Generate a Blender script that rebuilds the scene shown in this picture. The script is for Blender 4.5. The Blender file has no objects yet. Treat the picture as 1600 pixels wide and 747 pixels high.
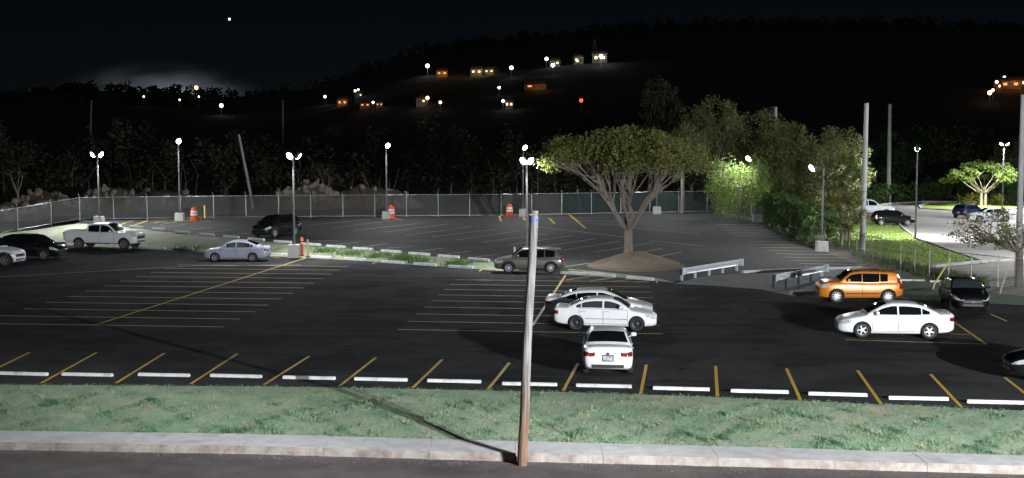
import bpy, bmesh, math, random
import numpy as np
from mathutils import Vector, Matrix
R = math.radians
random.seed(7); rng = np.random.default_rng(7)
scene = bpy.context.scene
col = scene.collection

# ------------------------------------------------------------------ camera, world, sun, exposure
FPX, CX, CY, HOR = 1950.0, 800.0, 373.5, 226.0
PITCH = math.atan((CY - HOR) / FPX)
CAMZ = 8.0
cam = bpy.data.cameras.new('camera'); camo = bpy.data.objects.new('camera', cam); col.objects.link(camo)
cam.sensor_width = 36.0; cam.lens = 36.0 * FPX / 1600.0; cam.clip_end = 12000; cam.clip_start = 0.5
camo.location = (0, 0, CAMZ); camo.rotation_euler = (math.pi / 2 - PITCH, 0, 0)
scene.camera = camo
w = bpy.data.worlds.new('World'); scene.world = w; w.use_nodes = True
wn = w.node_tree; bg = wn.nodes['Background']
sky = wn.nodes.new('ShaderNodeTexSky'); sky.sky_type = 'NISHITA'; sky.sun_disc = False; sky.ozone_density = 10.0; sky.dust_density = 0.0
SUN_EL, SUN_AZ = R(48), R(195)
sky.sun_elevation = SUN_EL; sky.sun_rotation = SUN_AZ
wn.links.new(sky.outputs[0], bg.inputs[0]); bg.inputs[1].default_value = 0.00056     # night: a moonlit sky
sl = bpy.data.lights.new('night_fill', 'SUN'); sl.energy = 0.08; sl.angle = R(12); sl.color = (0.90, 0.94, 1.0)  # weak soft fill light added to lift the dark ground and woods
so = bpy.data.objects.new('night_fill', sl); col.objects.link(so)
_d = Vector((math.sin(SUN_AZ) * math.cos(SUN_EL), math.cos(SUN_AZ) * math.cos(SUN_EL), math.sin(SUN_EL)))
so.rotation_euler = _d.to_track_quat('Z', 'Y').to_euler()
vs = scene.view_settings
vs.view_transform = 'Standard'; vs.look = 'None'; vs.exposure = 0.0; vs.gamma = 1.0
scene.render.engine = 'CYCLES'
cy = scene.cycles
cy.use_denoising = True; cy.max_bounces = 5; cy.diffuse_bounces = 2; cy.glossy_bounces = 3
cy.transparent_max_bounces = 12; cy.sample_clamp_indirect = 4.0; cy.caustics_reflective = False; cy.caustics_refractive = False

# ------------------------------------------------------------------ where a photograph's point lies on the ground
def ray(px, py):
    a, b = (px - CX) / FPX, -(py - CY) / FPX
    c, s = math.cos(PITCH), math.sin(PITCH)
    return Vector((a, c + b * s, -s + b * c))
def at(px, py, z=0.0):
    d = ray(px, py); t = (z - CAMZ) / d.z
    return Vector((d.x * t, d.y * t, z))
SL, Y0 = 0.026, 72.0                       # the upper lot rises gently to the back
def zup(y): return max(0.0, SL * (y - Y0))
def up(px, py, dz=0.0):
    d = ray(px, py); t = (-SL * Y0 - CAMZ) / (d.z - SL * d.y)
    return Vector((d.x * t, d.y * t, CAMZ + d.z * t + dz))
def atY(px, py, Y):
    d = ray(px, py); t = Y / d.y
    return Vector((d.x * t, Y, CAMZ + d.z * t))

# ------------------------------------------------------------------ materials
MATS = {}
def mat(name, c1, c2=None, rough=0.6, metal=0.0, scale=3.0, bump=0.0, bscale=None, spec=0.5, coat=0.0,
        lo=0.35, hi=0.65, detail=4.0, emit=None, estr=0.0, trans=0.0, coords='pos', c3=None, scale3=0.3, lo3=0.5, hi3=0.7, stains=False):
    if name in MATS: return MATS[name]
    m = bpy.data.materials.new(name); m.use_nodes = True
    nt = m.node_tree; N = nt.nodes; L = nt.links
    b = N['Principled BSDF']; out = N['Material Output']
    def setv(k, v):
        if k in b.inputs: b.inputs[k].default_value = v
    setv('Base Color', (*c1, 1)); setv('Roughness', rough); setv('Metallic', metal)
    setv('Specular IOR Level', spec); setv('Coat Weight', coat); setv('Coat Roughness', 0.06)
    if coords == 'pos':
        g = N.new('ShaderNodeNewGeometry'); vec = g.outputs['Position']
    else:
        g = N.new('ShaderNodeTexCoord'); vec = g.outputs['Object']
    last = None
    def layer(prev, ca, cb, sc, a, bb, det):
        nonlocal vec
        n = N.new('ShaderNodeTexNoise'); n.inputs['Scale'].default_value = sc; n.inputs['Detail'].default_value = det
        n.inputs['Roughness'].default_value = 0.65
        L.new(vec, n.inputs['Vector'])
        r = N.new('ShaderNodeMapRange'); r.inputs['From Min'].default_value = a; r.inputs['From Max'].default_value = bb
        L.new(n.outputs['Fac'], r.inputs['Value'])
        mx = N.new('ShaderNodeMix'); mx.data_type = 'RGBA'
        L.new(r.outputs['Result'], mx.inputs['Factor'])
        if prev is None: mx.inputs['A'].default_value = (*ca, 1)
        else: L.new(prev, mx.inputs['A'])
        mx.inputs['B'].default_value = (*cb, 1)
        return mx.outputs['Result']
    if c2 is not None: last = layer(None, c1, c2, scale, lo, hi, detail)
    if c3 is not None: last = layer(last, c1, c3, scale3, lo3, hi3, 5.0)
    if stains:                                   # oil spots and faint tyre-track streaks along the lanes
        last = layer(last, c1, tuple(x * .45 for x in c1), 1.1, .64, .70, 3.0)
        vec0 = vec; mpn = N.new('ShaderNodeMapping'); mpn.inputs['Scale'].default_value = (0.10, 1.6, 1); mpn.inputs['Rotation'].default_value = (0, 0, R(6.5)); L.new(vec0, mpn.inputs['Vector']); vec = mpn.outputs['Vector']
        last = layer(last, c1, tuple(x * 1.35 for x in c1), 0.8, .54, .66, 4.0); vec = vec0
    if last is not None: L.new(last, b.inputs['Base Color'])
    if bump:
        n = N.new('ShaderNodeTexNoise'); n.inputs['Scale'].default_value = bscale or scale * 4; n.inputs['Detail'].default_value = 3
        L.new(vec, n.inputs['Vector'])
        bp = N.new('ShaderNodeBump'); bp.inputs['Strength'].default_value = bump; bp.inputs['Distance'].default_value = 0.05
        L.new(n.outputs['Fac'], bp.inputs['Height']); L.new(bp.outputs['Normal'], b.inputs['Normal'])
    if emit: setv('Emission Color', (*emit, 1)); setv('Emission Strength', estr)
    if trans:
        t = N.new('ShaderNodeBsdfTranslucent'); mx = N.new('ShaderNodeMixShader'); mx.inputs[0].default_value = trans
        t.inputs[0].default_value = (*c1, 1)
        if last is not None: L.new(last, t.inputs[0])
        L.new(b.outputs[0], mx.inputs[1]); L.new(t.outputs[0], mx.inputs[2]); L.new(mx.outputs[0], out.inputs['Surface'])
    MATS[name] = m
    return m
def seethrough(name, c, alpha):
    if name in MATS: return MATS[name]
    m = bpy.data.materials.new(name); m.use_nodes = True; nt = m.node_tree; N = nt.nodes; L = nt.links
    b = N['Principled BSDF']; b.inputs['Base Color'].default_value = (*c, 1); b.inputs['Roughness'].default_value = 0.8
    g = N.new('ShaderNodeNewGeometry'); n = N.new('ShaderNodeTexNoise'); n.inputs['Scale'].default_value = 0.8; n.inputs['Detail'].default_value = 5
    L.new(g.outputs['Position'], n.inputs['Vector'])
    r = N.new('ShaderNodeMapRange'); r.inputs['From Min'].default_value = 0.3; r.inputs['From Max'].default_value = 0.7
    r.inputs['To Min'].default_value = alpha * 0.82; r.inputs['To Max'].default_value = min(1, alpha * 1.15)
    L.new(n.outputs['Fac'], r.inputs['Value']); L.new(r.outputs['Result'], b.inputs['Alpha'])
    MATS[name] = m
    return m

# ------------------------------------------------------------------ mesh helpers
def tag(o, label=None, cat=None, group=None, kind=None):
    if label: o['label'] = label
    if cat: o['category'] = cat
    if group: o['group'] = group
    if kind: o['kind'] = kind
    return o
def thing(name, label, cat, loc=(0, 0, 0), rz=0.0, group=None):
    o = bpy.data.objects.new(name, None); col.objects.link(o)
    o.empty_display_size = 0.3
    o.location = loc; o.rotation_euler = (0, 0, rz)
    return tag(o, label, cat, group)
def link(name, me, parent=None, loc=None, rot=None, scale=None):
    o = bpy.data.objects.new(name, me); col.objects.link(o)
    if parent is not None: o.parent = parent
    if loc is not None: o.location = loc
    if rot is not None: o.rotation_euler = rot
    if scale is not None: o.scale = scale
    return o
def smooth(me, ang=35):
    me.shade_smooth(); me.set_sharp_from_angle(angle=R(ang))
class MB:
    def __init__(s): s.v = []; s.f = []; s.mi = []
    def add(s, verts, faces, mi=0):
        o = len(s.v); s.v += [tuple(p) for p in verts]
        s.f += [tuple(i + o for i in f) for f in faces]; s.mi += [mi] * len(faces)
        return s
    def box(s, c, size, rz=0.0, ry=0.0, rx=0.0, mi=0, taper=1.0):
        x, y, z = size[0] / 2, size[1] / 2, size[2] / 2
        P = [(-x, -y, -z), (x, -y, -z), (x, y, -z), (-x, y, -z), (-x * taper, -y * taper, z), (x * taper, -y * taper, z), (x * taper, y * taper, z), (-x * taper, y * taper, z)]
        M = Matrix.Rotation(rz, 3, 'Z') @ Matrix.Rotation(ry, 3, 'Y') @ Matrix.Rotation(rx, 3, 'X')
        return s.add([M @ Vector(p) + Vector(c) for p in P],
                     [(0, 3, 2, 1), (4, 5, 6, 7), (0, 1, 5, 4), (1, 2, 6, 5), (2, 3, 7, 6), (3, 0, 4, 7)], mi)
    def tube(s, pts, rad, n=8, cap=True, mi=0):
        pts = [Vector(p) for p in pts]
        if not hasattr(rad, '__len__'): rad = [rad] * len(pts)
        rings = []; ref = None
        for i, p in enumerate(pts):
            t = (pts[min(i + 1, len(pts) - 1)] - pts[max(i - 1, 0)]).normalized()
            if ref is None: ref = Vector((1, 0, 0)) if abs(t.x) < 0.9 else Vector((0, 1, 0))
            a = (ref - t * ref.dot(t)).normalized(); b = t.cross(a); ref = a
            rings.append([p + (a * math.cos(2 * math.pi * k / n) + b * math.sin(2 * math.pi * k / n)) * rad[i] for k in range(n)])
        V = [q for r in rings for q in r]; F = []
        for i in range(len(rings) - 1):
            for k in range(n):
                k2 = (k + 1) % n
                F.append((i * n + k, i * n + k2, (i + 1) * n + k2, (i + 1) * n + k))
        if cap: F.append(tuple(range(n - 1, -1, -1))); F.append(tuple((len(rings) - 1) * n + k for k in range(n)))
        return s.add(V, F, mi)
    def lathe(s, prof, n=20, axis='Z', c=(0, 0, 0), mi=0):
        V = []; F = []; m = len(prof)
        for k in range(n):
            a = 2 * math.pi * k / n
            for r, h in prof:
                if axis == 'Z': V.append((c[0] + r * math.cos(a), c[1] + r * math.sin(a), c[2] + h))
                else: V.append((c[0] + r * math.cos(a), c[1] + h, c[2] + r * math.sin(a)))
        for k in range(n):
            k2 = (k + 1) % n
            for i in range(m - 1): F.append((k * m + i, k2 * m + i, k2 * m + i + 1, k * m + i + 1))
        return s.add(V, F, mi)
    def grid(s, P, mi=0, flip=False):
        r, c = len(P), len(P[0]); V = [p for row in P for p in row]
        F = [(i * c + j, i * c + j + 1, (i + 1) * c + j + 1, (i + 1) * c + j) for i in range(r - 1) for j in range(c - 1)]
        if flip: F = [f[::-1] for f in F]
        return s.add(V, F, mi)
    def mesh(s, name, mats, sm=None, fix=False):
        me = bpy.data.meshes.new(name); me.from_pydata(s.v, [], s.f)
        for m in (mats if isinstance(mats, (list, tuple)) else [mats]): me.materials.append(m)
        if any(s.mi): me.polygons.foreach_set('material_index', s.mi)
        if fix:
            bm = bmesh.new(); bm.from_mesh(me); bmesh.ops.recalc_face_normals(bm, faces=bm.faces); bm.to_mesh(me); bm.free()
        me.update()
        if sm: smooth(me, sm)
        return me
    def build(s, name, mats, parent=None, sm=None, loc=None, rot=None, fix=False):
        return link(name, s.mesh(name, mats, sm, fix), parent, loc, rot)
def np_mesh(name, V, F, m):
    me = bpy.data.meshes.new(name); n = F.shape[1]
    me.vertices.add(len(V)); me.vertices.foreach_set('co', V.astype(np.float32).ravel())
    me.loops.add(F.size); me.loops.foreach_set('vertex_index', F.astype(np.int32).ravel())
    me.polygons.add(len(F)); me.polygons.foreach_set('loop_start', np.arange(0, F.size, n, dtype=np.int32))
    me.polygons.foreach_set('loop_total', np.full(len(F), n, dtype=np.int32))
    me.update(calc_edges=True); me.validate(); me.materials.append(m)
    return me
def sheet(name, pts, m, kind='structure', parent=None, dz=0.0):
    me = bpy.data.meshes.new(name); me.from_pydata([(p[0], p[1], p[2] + dz) for p in pts], [], [tuple(range(len(pts)))])
    bm = bmesh.new(); bm.from_mesh(me)
    bmesh.ops.triangulate(bm, faces=bm.faces); bmesh.ops.recalc_face_normals(bm, faces=bm.faces)
    if sum(f.normal.z for f in bm.faces) < 0: bmesh.ops.reverse_faces(bm, faces=bm.faces)
    bm.to_mesh(me); bm.free(); me.materials.append(m)
    o = link(name, me, parent)
    if kind and parent is None: o['kind'] = kind
    return o
def interp(xs, ctrl):
    """smooth monotone curve through control points"""
    X = np.array([c[0] for c in ctrl], float); Y = np.array([c[1] for c in ctrl], float)
    h = np.diff(X); d = np.diff(Y) / h; n = len(X); m = np.zeros(n)
    m[0], m[-1] = d[0], d[-1]
    for i in range(1, n - 1):
        if d[i - 1] * d[i] > 0:
            w1, w2 = 2 * h[i] + h[i - 1], h[i] + 2 * h[i - 1]; m[i] = (w1 + w2) / (w1 / d[i - 1] + w2 / d[i])
    x = np.clip(np.asarray(xs, float), X[0], X[-1]); i = np.clip(np.searchsorted(X, x) - 1, 0, n - 2)
    t = (x - X[i]) / h[i]; t2, t3 = t * t, t * t * t
    return (2 * t3 - 3 * t2 + 1) * Y[i] + (t3 - 2 * t2 + t) * h[i] * m[i] + (-2 * t3 + 3 * t2) * Y[i + 1] + (t3 - t2) * h[i] * m[i + 1]
ORD = ['first', 'second', 'third', 'fourth', 'fifth', 'sixth', 'seventh', 'eighth', 'ninth', 'tenth', 'eleventh', 'twelfth',
       'thirteenth', 'fourteenth', 'fifteenth', 'sixteenth', 'seventeenth', 'eighteenth', 'nineteenth', 'twentieth']
# ------------------------------------------------------------------ the setting
M_ASPH = mat('asphalt_new', (0.044, 0.044, 0.046), (0.056, 0.055, 0.055), 1.0, scale=0.6, bump=0.35, bscale=28, spec=0.02, stains=True, c3=(0.032, 0.032, 0.033), scale3=0.22, lo3=0.47, hi3=0.56)
M_ASPH2 = mat('asphalt_upper', (0.045, 0.045, 0.047), (0.06, 0.058, 0.056), 0.8, scale=0.5, bump=0.35, bscale=25, spec=0.22, stains=True, c3=(0.035, 0.035, 0.036), scale3=0.1, lo3=0.45, hi3=0.65)
M_ROAD = mat('street_asphalt', (0.075, 0.062, 0.062), (0.11, 0.095, 0.092), 0.8, scale=1.2, bump=0.4, bscale=30, c3=(0.06, 0.05, 0.05), scale3=0.5)
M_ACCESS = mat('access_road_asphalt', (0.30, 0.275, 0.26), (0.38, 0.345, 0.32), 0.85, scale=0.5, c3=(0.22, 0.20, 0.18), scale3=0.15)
M_CONC = mat('concrete', (0.46, 0.45, 0.45), (0.58, 0.57, 0.57), 0.85, scale=2.4, bump=0.3, bscale=20, c3=(0.34, 0.31, 0.29), scale3=1.1, lo3=0.54, hi3=0.74)
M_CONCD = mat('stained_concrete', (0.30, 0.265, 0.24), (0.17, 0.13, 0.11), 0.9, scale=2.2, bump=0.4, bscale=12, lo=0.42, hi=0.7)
M_WHITE = mat('white_paint', (0.56, 0.56, 0.56), (0.66, 0.66, 0.66), 0.75, scale=4, c3=(0.32, 0.30, 0.28), scale3=2.6, lo3=0.52, hi3=0.72, bump=.2, bscale=25)
M_YEL = mat('yellow_line_paint', (0.62, 0.38, 0.03), (0.50, 0.31, 0.03), 0.65, scale=4, c3=(0.15, 0.10, 0.03), scale3=7, lo3=0.6, hi3=0.75)
M_WLN = mat('pale_line_paint', (0.62, 0.48, 0.20), (0.46, 0.37, 0.17), 0.7, scale=3, c3=(0.08, 0.07, 0.06), scale3=5, lo3=0.55, hi3=0.75)
M_WLN2 = mat('white_line_paint', (0.6, 0.6, 0.56), (0.42, 0.42, 0.40), 0.7, scale=3)
M_DIRT = mat('dirt', (0.12, 0.085, 0.06), (0.19, 0.145, 0.105), 0.95, scale=0.8, bump=0.6, bscale=4)
M_BANK = mat('bank_soil', (0.27, 0.29, 0.21), (0.35, 0.33, 0.26), 0.95, scale=0.9, bump=0.6, bscale=6, c3=(0.18, 0.25, 0.14), scale3=0.35, lo3=0.45, hi3=0.6)
M_GSOIL = mat('verge_turf', (0.28, 0.33, 0.23), (0.17, 0.27, 0.17), 0.95, scale=1.2, bump=0.7, bscale=9, c3=(0.36, 0.34, 0.24), scale3=0.5, lo3=0.5, hi3=0.7)
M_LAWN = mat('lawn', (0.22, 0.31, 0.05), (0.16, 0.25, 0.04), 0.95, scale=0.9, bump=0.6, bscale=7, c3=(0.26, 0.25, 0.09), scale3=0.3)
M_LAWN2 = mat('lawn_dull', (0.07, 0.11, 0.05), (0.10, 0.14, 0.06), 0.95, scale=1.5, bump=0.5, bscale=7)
M_FARG = mat('far_ground', (0.075, 0.065, 0.05), (0.11, 0.095, 0.075), 0.95, scale=0.3, bump=0.5, bscale=2)
M_HILL = mat('dark_wooded_hill', (0.012, 0.014, 0.011), (0.02, 0.022, 0.017), 0.95, scale=0.05, bump=0.3, bscale=0.2)

# edges of the bank between the two lots (photograph points on the ground)
LOW = [(-120, 398), (-40, 390), (40, 382), (105, 383), (230, 389.5), (300, 393), (440, 401), (520, 405), (573, 408), (628, 412.5), (684, 416), (740, 420), (790, 424), (880, 429), (960, 433), (1021, 438), (1052, 442)]
UPP = [(-120, 366), (-40, 361), (60, 352), (120, 348), (198, 354.5), (299, 366), (459, 381), (541, 388), (580, 391), (628, 396), (684, 401), (740, 406), (790, 411), (880, 419), (960, 426), (1021, 433), (1052, 440)]
def left_fall(x): return 1.0 - max(0.0, min(1.0, (-33.5 - x) / 12.0))     # the ground drops again at the far left
lowpts = [at(*p) for p in LOW]
def uppz(p):
    q = up(*p); q.z = q.z * left_fall(q.x) ; return q
upppts = [uppz(p) for p in UPP]
upppts[0] = at(-120, 372, 0.35); upppts[1] = at(-40, 368, 0.4); upppts[2] = at(60, 358, 0.6); upppts[3] = at(120, 348.5, 1.0)
_lx = np.array([p.x for p in lowpts]); _ly = np.array([p.y for p in lowpts]); _uy = np.array([p.y for p in upppts]); _ux = np.array([p.x for p in upppts])
def ylow(x): return float(np.interp(x, _lx, _ly))
def yupp(x): return float(np.interp(x, _ux, _uy))

# lower lot, one dark sheet
BACKR = [(1052, 442), (1120, 446), (1190, 451), (1240, 462), (1290, 467), (1400, 466), (1470, 470), (1600, 477), (1800, 486)]
FRONT = [(-500, 588), (0, 600.5), (400, 603), (640, 607), (880, 612), (1100, 619), (1350, 630), (1600, 641), (2000, 660)]
lot_pts = [at(*p) for p in FRONT][::-1] + [at(-500, 400)] + lowpts + [at(*p) for p in BACKR[1:]] + [at(2000, 495)]
lower_lot = sheet('lower_parking_lot', lot_pts, M_ASPH)
# upper lot
UR = [(1105, 331.5), (1190, 347), (1215, 362), (1290, 393), (1350, 418)]
UF = [(1350, 420), (1240, 424), (1165, 428), (1100, 433)]
upper_pts = upppts[3:] + [up(*p) for p in UF[::-1]] + [up(*p) for p in UR[::-1]] + [up(1000, 332.5), up(800, 337.5), up(500, 341), up(130, 344)]
upper_lot = sheet('upper_parking_lot', upper_pts, M_ASPH2)
# driveway joining the lots between the guard rails
drive = sheet('driveway', [at(1052, 443, .006), at(1120, 447, .006), at(1190, 452, .006), at(1240, 463, .006), at(1296, 448, .02), at(1345, 420, .3), up(1240, 423, .012), up(1165, 427, .012), up(1100, 432, .012)],
              mat('driveway_asphalt', (0.10, 0.10, 0.095), (0.15, 0.145, 0.135), 0.8, scale=0.7, bump=0.3, bscale=14))

# bank
def noise2(x, y, s=1.0):
    return math.sin(x * 1.7 * s + 0.3) * math.cos(y * 2.3 * s + 1.1) * 0.5 + math.sin(x * 4.1 * s + y * 3.3 * s) * 0.3 + math.cos(x * 7.7 * s - y * 6.1 * s) * 0.2
mb = MB(); rows = []
NS = 160
cl = np.linspace(0, len(LOW) - 1, NS)
for k in range(7):
    row = []
    for c in cl:
        i = min(int(c), len(LOW) - 2); t = c - i
        a = lowpts[i].lerp(lowpts[i + 1], t); b = upppts[i].lerp(upppts[i + 1], t)
        f = k / 6; p = a.lerp(b, f); wid = (b - a).length
        p.z += 0.06 * min(1, wid / 3) * noise2(p.x, p.y) * math.sin(math.pi * f) * 1.2 - 0.05 * min(1, wid / 5) * math.sin(math.pi * f)
        if k == 0: p.z -= 0.03
        if k == 6: p.z -= 0.02
        row.append(p)
    rows.append(row)
mb.grid(rows)
bank = mb.build('bank', M_BANK, sm=60); bank['kind'] = 'structure'

# ground all round (dirt beyond the fence, grass to the right)
def xright(y): return float(np.interp(y, [72, 84, 97, 108, 118, 125], [26.5, 25.5, 23.0, 22.0, 21.5, 21.0]))
def ground_h(x, y):
    if y < min(yupp(x), 125) - 0.3 and x < xright(y) + 1: return -0.2
    A = SL * (min(max(y, Y0), 124) - Y0) - 0.05
    t = min(1, max(0, (x - xright(y)) / 5.0)); A = A * (1 - t * t * (3 - 2 * t)) - 0.02 * t
    A *= left_fall(x) if y < 150 else 1
    if y > 126 and x < 26: A += 0.35 * max(0, noise2(x * .12, y * .1)) * min(1, (y - 126) / 6) * min(1, (26 - x) / 8)
    if x > 26: A = min(A, -0.03)
    return A
xs = np.concatenate([np.arange(-150, -60, 6), np.arange(-60, 60, 1.5), np.arange(60, 152, 6)]); ys = np.concatenate([np.arange(62, 140, 1.5), np.arange(140, 330, 6)])
mb = MB(); mb.grid([[(x, y, ground_h(x, y) if (y > 66) else -0.2) for x in xs] for y in ys])
ground = mb.build('ground', M_FARG, sm=60); ground['kind'] = 'structure'

# grass slope, pavement and street in front of the lot
sw_back = [at(-500, 660, -.5), at(0, 672.5, -.5), at(400, 678, -.5), at(800, 689, -.5), at(1200, 699, -.5), at(1600, 712, -.5), at(2100, 728, -.5)]
sw_edge = [at(-500, 677, -.5), at(0, 690, -.5), at(400, 697, -.5), at(800, 708, -.5), at(1200, 717, -.5), at(1600, 728, -.5), at(2100, 746, -.5)]
fr = [at(*p) for p in FRONT]
def along(poly, x):
    X = [p[0] for p in poly]; return Vector((x, float(np.interp(x, X, [p[1] for p in poly])), float(np.interp(x, X, [p[2] for p in poly]))))
XS = np.linspace(-27, 26, 213)
def slope_pt(x, f):
    a = along(fr, x); b = along(sw_back, x); p = a.lerp(b, f)
    p.z = -0.5 * (f ** 1.15) + 0.035 * noise2(x * .9, p.y * 1.3) * math.sin(math.pi * f) + 0.03 * math.sin(math.pi * f)
    return p
mb = MB(); mb.grid([[slope_pt(x, f) + Vector((0, 0, -0.012 if f == 0 else (-.03 if f == 1 else 0))) for x in XS] for f in np.linspace(0, 1, 22)], flip=True)
verge = mb.build('grass_verge', M_GSOIL, sm=60); verge['kind'] = 'structure'
# pavement slabs: each bay of the concrete kerb-walk between joints is a piece
pav = MB(); pav.grid([[along(sw_back, x) + Vector((0, 0, -.03)) for x in np.linspace(-27, 26, 40)], [along(sw_edge, x) + Vector((0, 0, -.03)) for x in np.linspace(-27, 26, 40)]], flip=True)
pavement = pav.build('pavement', M_CONCD); pavement['kind'] = 'structure'
jx = [-27]; 
while jx[-1] < 25: jx.append(jx[-1] + random.choice([2.4, 3.0, 3.0, 3.1]))
for i in range(len(jx) - 1):
    a, b = jx[i] + 0.006, jx[i + 1] - 0.006; n = 7; mb = MB(); T = []; E = []; D = []; Bk = []
    dz = random.uniform(-.008, .008)
    for x in np.linspace(a, b, n):
        p = along(sw_back, x); q = along(sw_edge, x)
        jit = 0.02 * noise2(x * 3, 1.0)
        Bk.append(p + Vector((0, 0, dz - .06))); T.append(p + Vector((0, 0, dz))); E.append(q + Vector((0, jit, dz))); D.append(q + Vector((0, -0.05 + jit * 1.5, -0.115 + dz)))
    bot = [d + Vector((0, -0.03 + 0.03 * noise2(d.x * 5, 2), -0.16)) for d in D]
    mb.grid([Bk, T, E, D, bot], flip=True)
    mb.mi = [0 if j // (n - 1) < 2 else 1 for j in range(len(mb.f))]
    # end faces
    for e in (0, n - 1): mb.add([Bk[e], T[e], E[e], D[e], bot[e]], [(0, 1, 2, 3, 4) if e else (4, 3, 2, 1, 0)])
    mb.build('slab', [M_CONC, M_CONCD], pavement)
street = sheet('street', [Vector((-40, 20, -.72)), Vector((40, 20, -.72)), Vector((40, 36, -.72)), Vector((-40, 42, -.72))], M_ROAD)
# gravelly dirt washed along the kerb
N = 5200; gx = rng.uniform(-24, 24, N); V = []; F = []
for i in range(N):
    e = along(sw_edge, gx[i]); d = abs(rng.normal(0, 0.42)) + 0.02; s = rng.uniform(.006, .018)
    c = Vector((gx[i], e.y - .10 - d, -.72)); o = len(V); an = rng.uniform(0, 6.28)
    for k in range(3): V.append((c.x + s * math.cos(an + k * 2.1), c.y + s * math.sin(an + k * 2.1), c.z + .002))
    V.append((c.x, c.y, c.z + s * .9)); F += [(o, o + 1, o + 3), (o + 1, o + 2, o + 3), (o + 2, o, o + 3)]
me = bpy.data.meshes.new('grit'); me.from_pydata(V, [], F); me.materials.append(mat('grit', (0.16, 0.12, 0.10), (0.28, 0.23, 0.20), .95, scale=9))
tag(link('grit', me), 'loose brown grit washed along the kerb', 'grit', kind='stuff')

# right-hand side: access road, lawn, island, kerbs
acc = [at(1392, 338), at(1398, 346), at(1432, 373), at(1480, 390), at(1535, 408), at(1700, 440), at(1900, 470), at(1900, 330), at(1560, 319), at(1440, 317), at(1388, 320.5), at(1330, 326), at(1330, 340)]
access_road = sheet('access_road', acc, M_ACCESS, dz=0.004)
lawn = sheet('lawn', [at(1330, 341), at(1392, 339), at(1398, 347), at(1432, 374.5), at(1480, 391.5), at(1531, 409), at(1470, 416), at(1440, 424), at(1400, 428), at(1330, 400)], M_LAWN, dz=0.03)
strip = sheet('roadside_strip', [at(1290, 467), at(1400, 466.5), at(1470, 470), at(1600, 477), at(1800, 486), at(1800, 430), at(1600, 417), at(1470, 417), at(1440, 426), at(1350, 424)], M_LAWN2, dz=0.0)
dirtp = sheet('dirt_apron', [at(1478, 418), at(1570, 409), at(1700, 425), at(1800, 450), at(1800, 476), at(1600, 463), at(1500, 452)], mat('apron_dirt', (0.22, 0.19, 0.16), (0.30, 0.27, 0.24), .95, scale=.8, bump=.5, bscale=5), dz=0.012)
island = sheet('planted_island', [at(1438, 326), at(1490, 329), at(1560, 328), at(1640, 322), at(1640, 313), at(1500, 314), at(1448, 318.5)], M_LAWN, dz=0.06)
def kerb(name, pts, wd=0.18, h=0.14, m=M_CONC):
    mb = MB(); pts = [Vector(p) for p in pts]; L = []; Rr = []
    for i, p in enumerate(pts):
        t = (pts[min(i + 1, len(pts) - 1)] - pts[max(i - 1, 0)]); t.z = 0; t.normalize(); n = Vector((-t.y, t.x, 0)) * wd / 2
        L.append(p + n); Rr.append(p - n)
    z = Vector((0, 0, h)); e = Vector((0, 0, -.05))
    mb.grid([[p + e for p in L], [p + z for p in L], [p + z for p in Rr], [p + e for p in Rr]], flip=True)
    for i in (0, -1): mb.add([L[i] + e, L[i] + z, Rr[i] + z, Rr[i] + e], [(0, 1, 2, 3)])
    o = mb.build(name, m, fix=True); o['kind'] = 'structure'; return o
kerb('kerb', [at(1398, 346.5), at(1414, 360), at(1432, 373.5), at(1480, 390.5), at(1533, 408.3)])
kerb('kerb', [at(1455, 419), at(1475, 415.5), at(1500, 413), at(1533, 410), at(1572, 407.5), at(1640, 404)], .22)
kerb('kerb', [at(1640, 322.5), at(1560, 328.5), at(1490, 329.5), at(1440, 326.5), at(1436, 322), at(1450, 318)], .25)
kerb('kerb', [at(1345, 324), at(1388, 319.5), at(1440, 316), at(1560, 318), at(1660, 322)], .3, .2)
kerb('kerb', [up(1160, 427, 0), up(1240, 423.5, 0), up(1345, 420, 0), up(1390, 428, -.3), at(1402, 437)], .35, .16)

# hill behind, rising to the right, with houses on it
RIDGE = [(-1300, 44), (-700, 40), (-370, 42), (-310, 47), (-195, 42), (-147, 47), (-110, 58), (-70, 72), (0, 82), (60, 88), (140, 92), (250, 94), (400, 88), (800, 80), (1300, 70)]
def ridge(x): return float(interp([x], RIDGE)[0])
def hill_h(x, y):
    t = min(1, max(0, (y - 300) / 600)); s = t ** 0.85
    return 3 + (ridge(x * 900 / max(y, 300)) - 3) * s + 1.5 * noise2(x * .02, y * .02)
hx = np.linspace(-1300, 1300, 150); hy = np.concatenate([np.linspace(300, 900, 36), [930, 1000]])
mb = MB(); mb.grid([[(x, y, hill_h(x, y) if y <= 900 else hill_h(x, 900) - (y - 900) * .3) for x in hx] for y in hy])
hill = mb.build('hill', M_HILL, sm=60); hill['kind'] = 'structure'
gnd2 = sheet('plain', [Vector((-1300, 60, -.9)), Vector((1300, 60, -.9)), Vector((1300, 340, -.9)), Vector((-1300, 340, -.9))], M_FARG)

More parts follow.
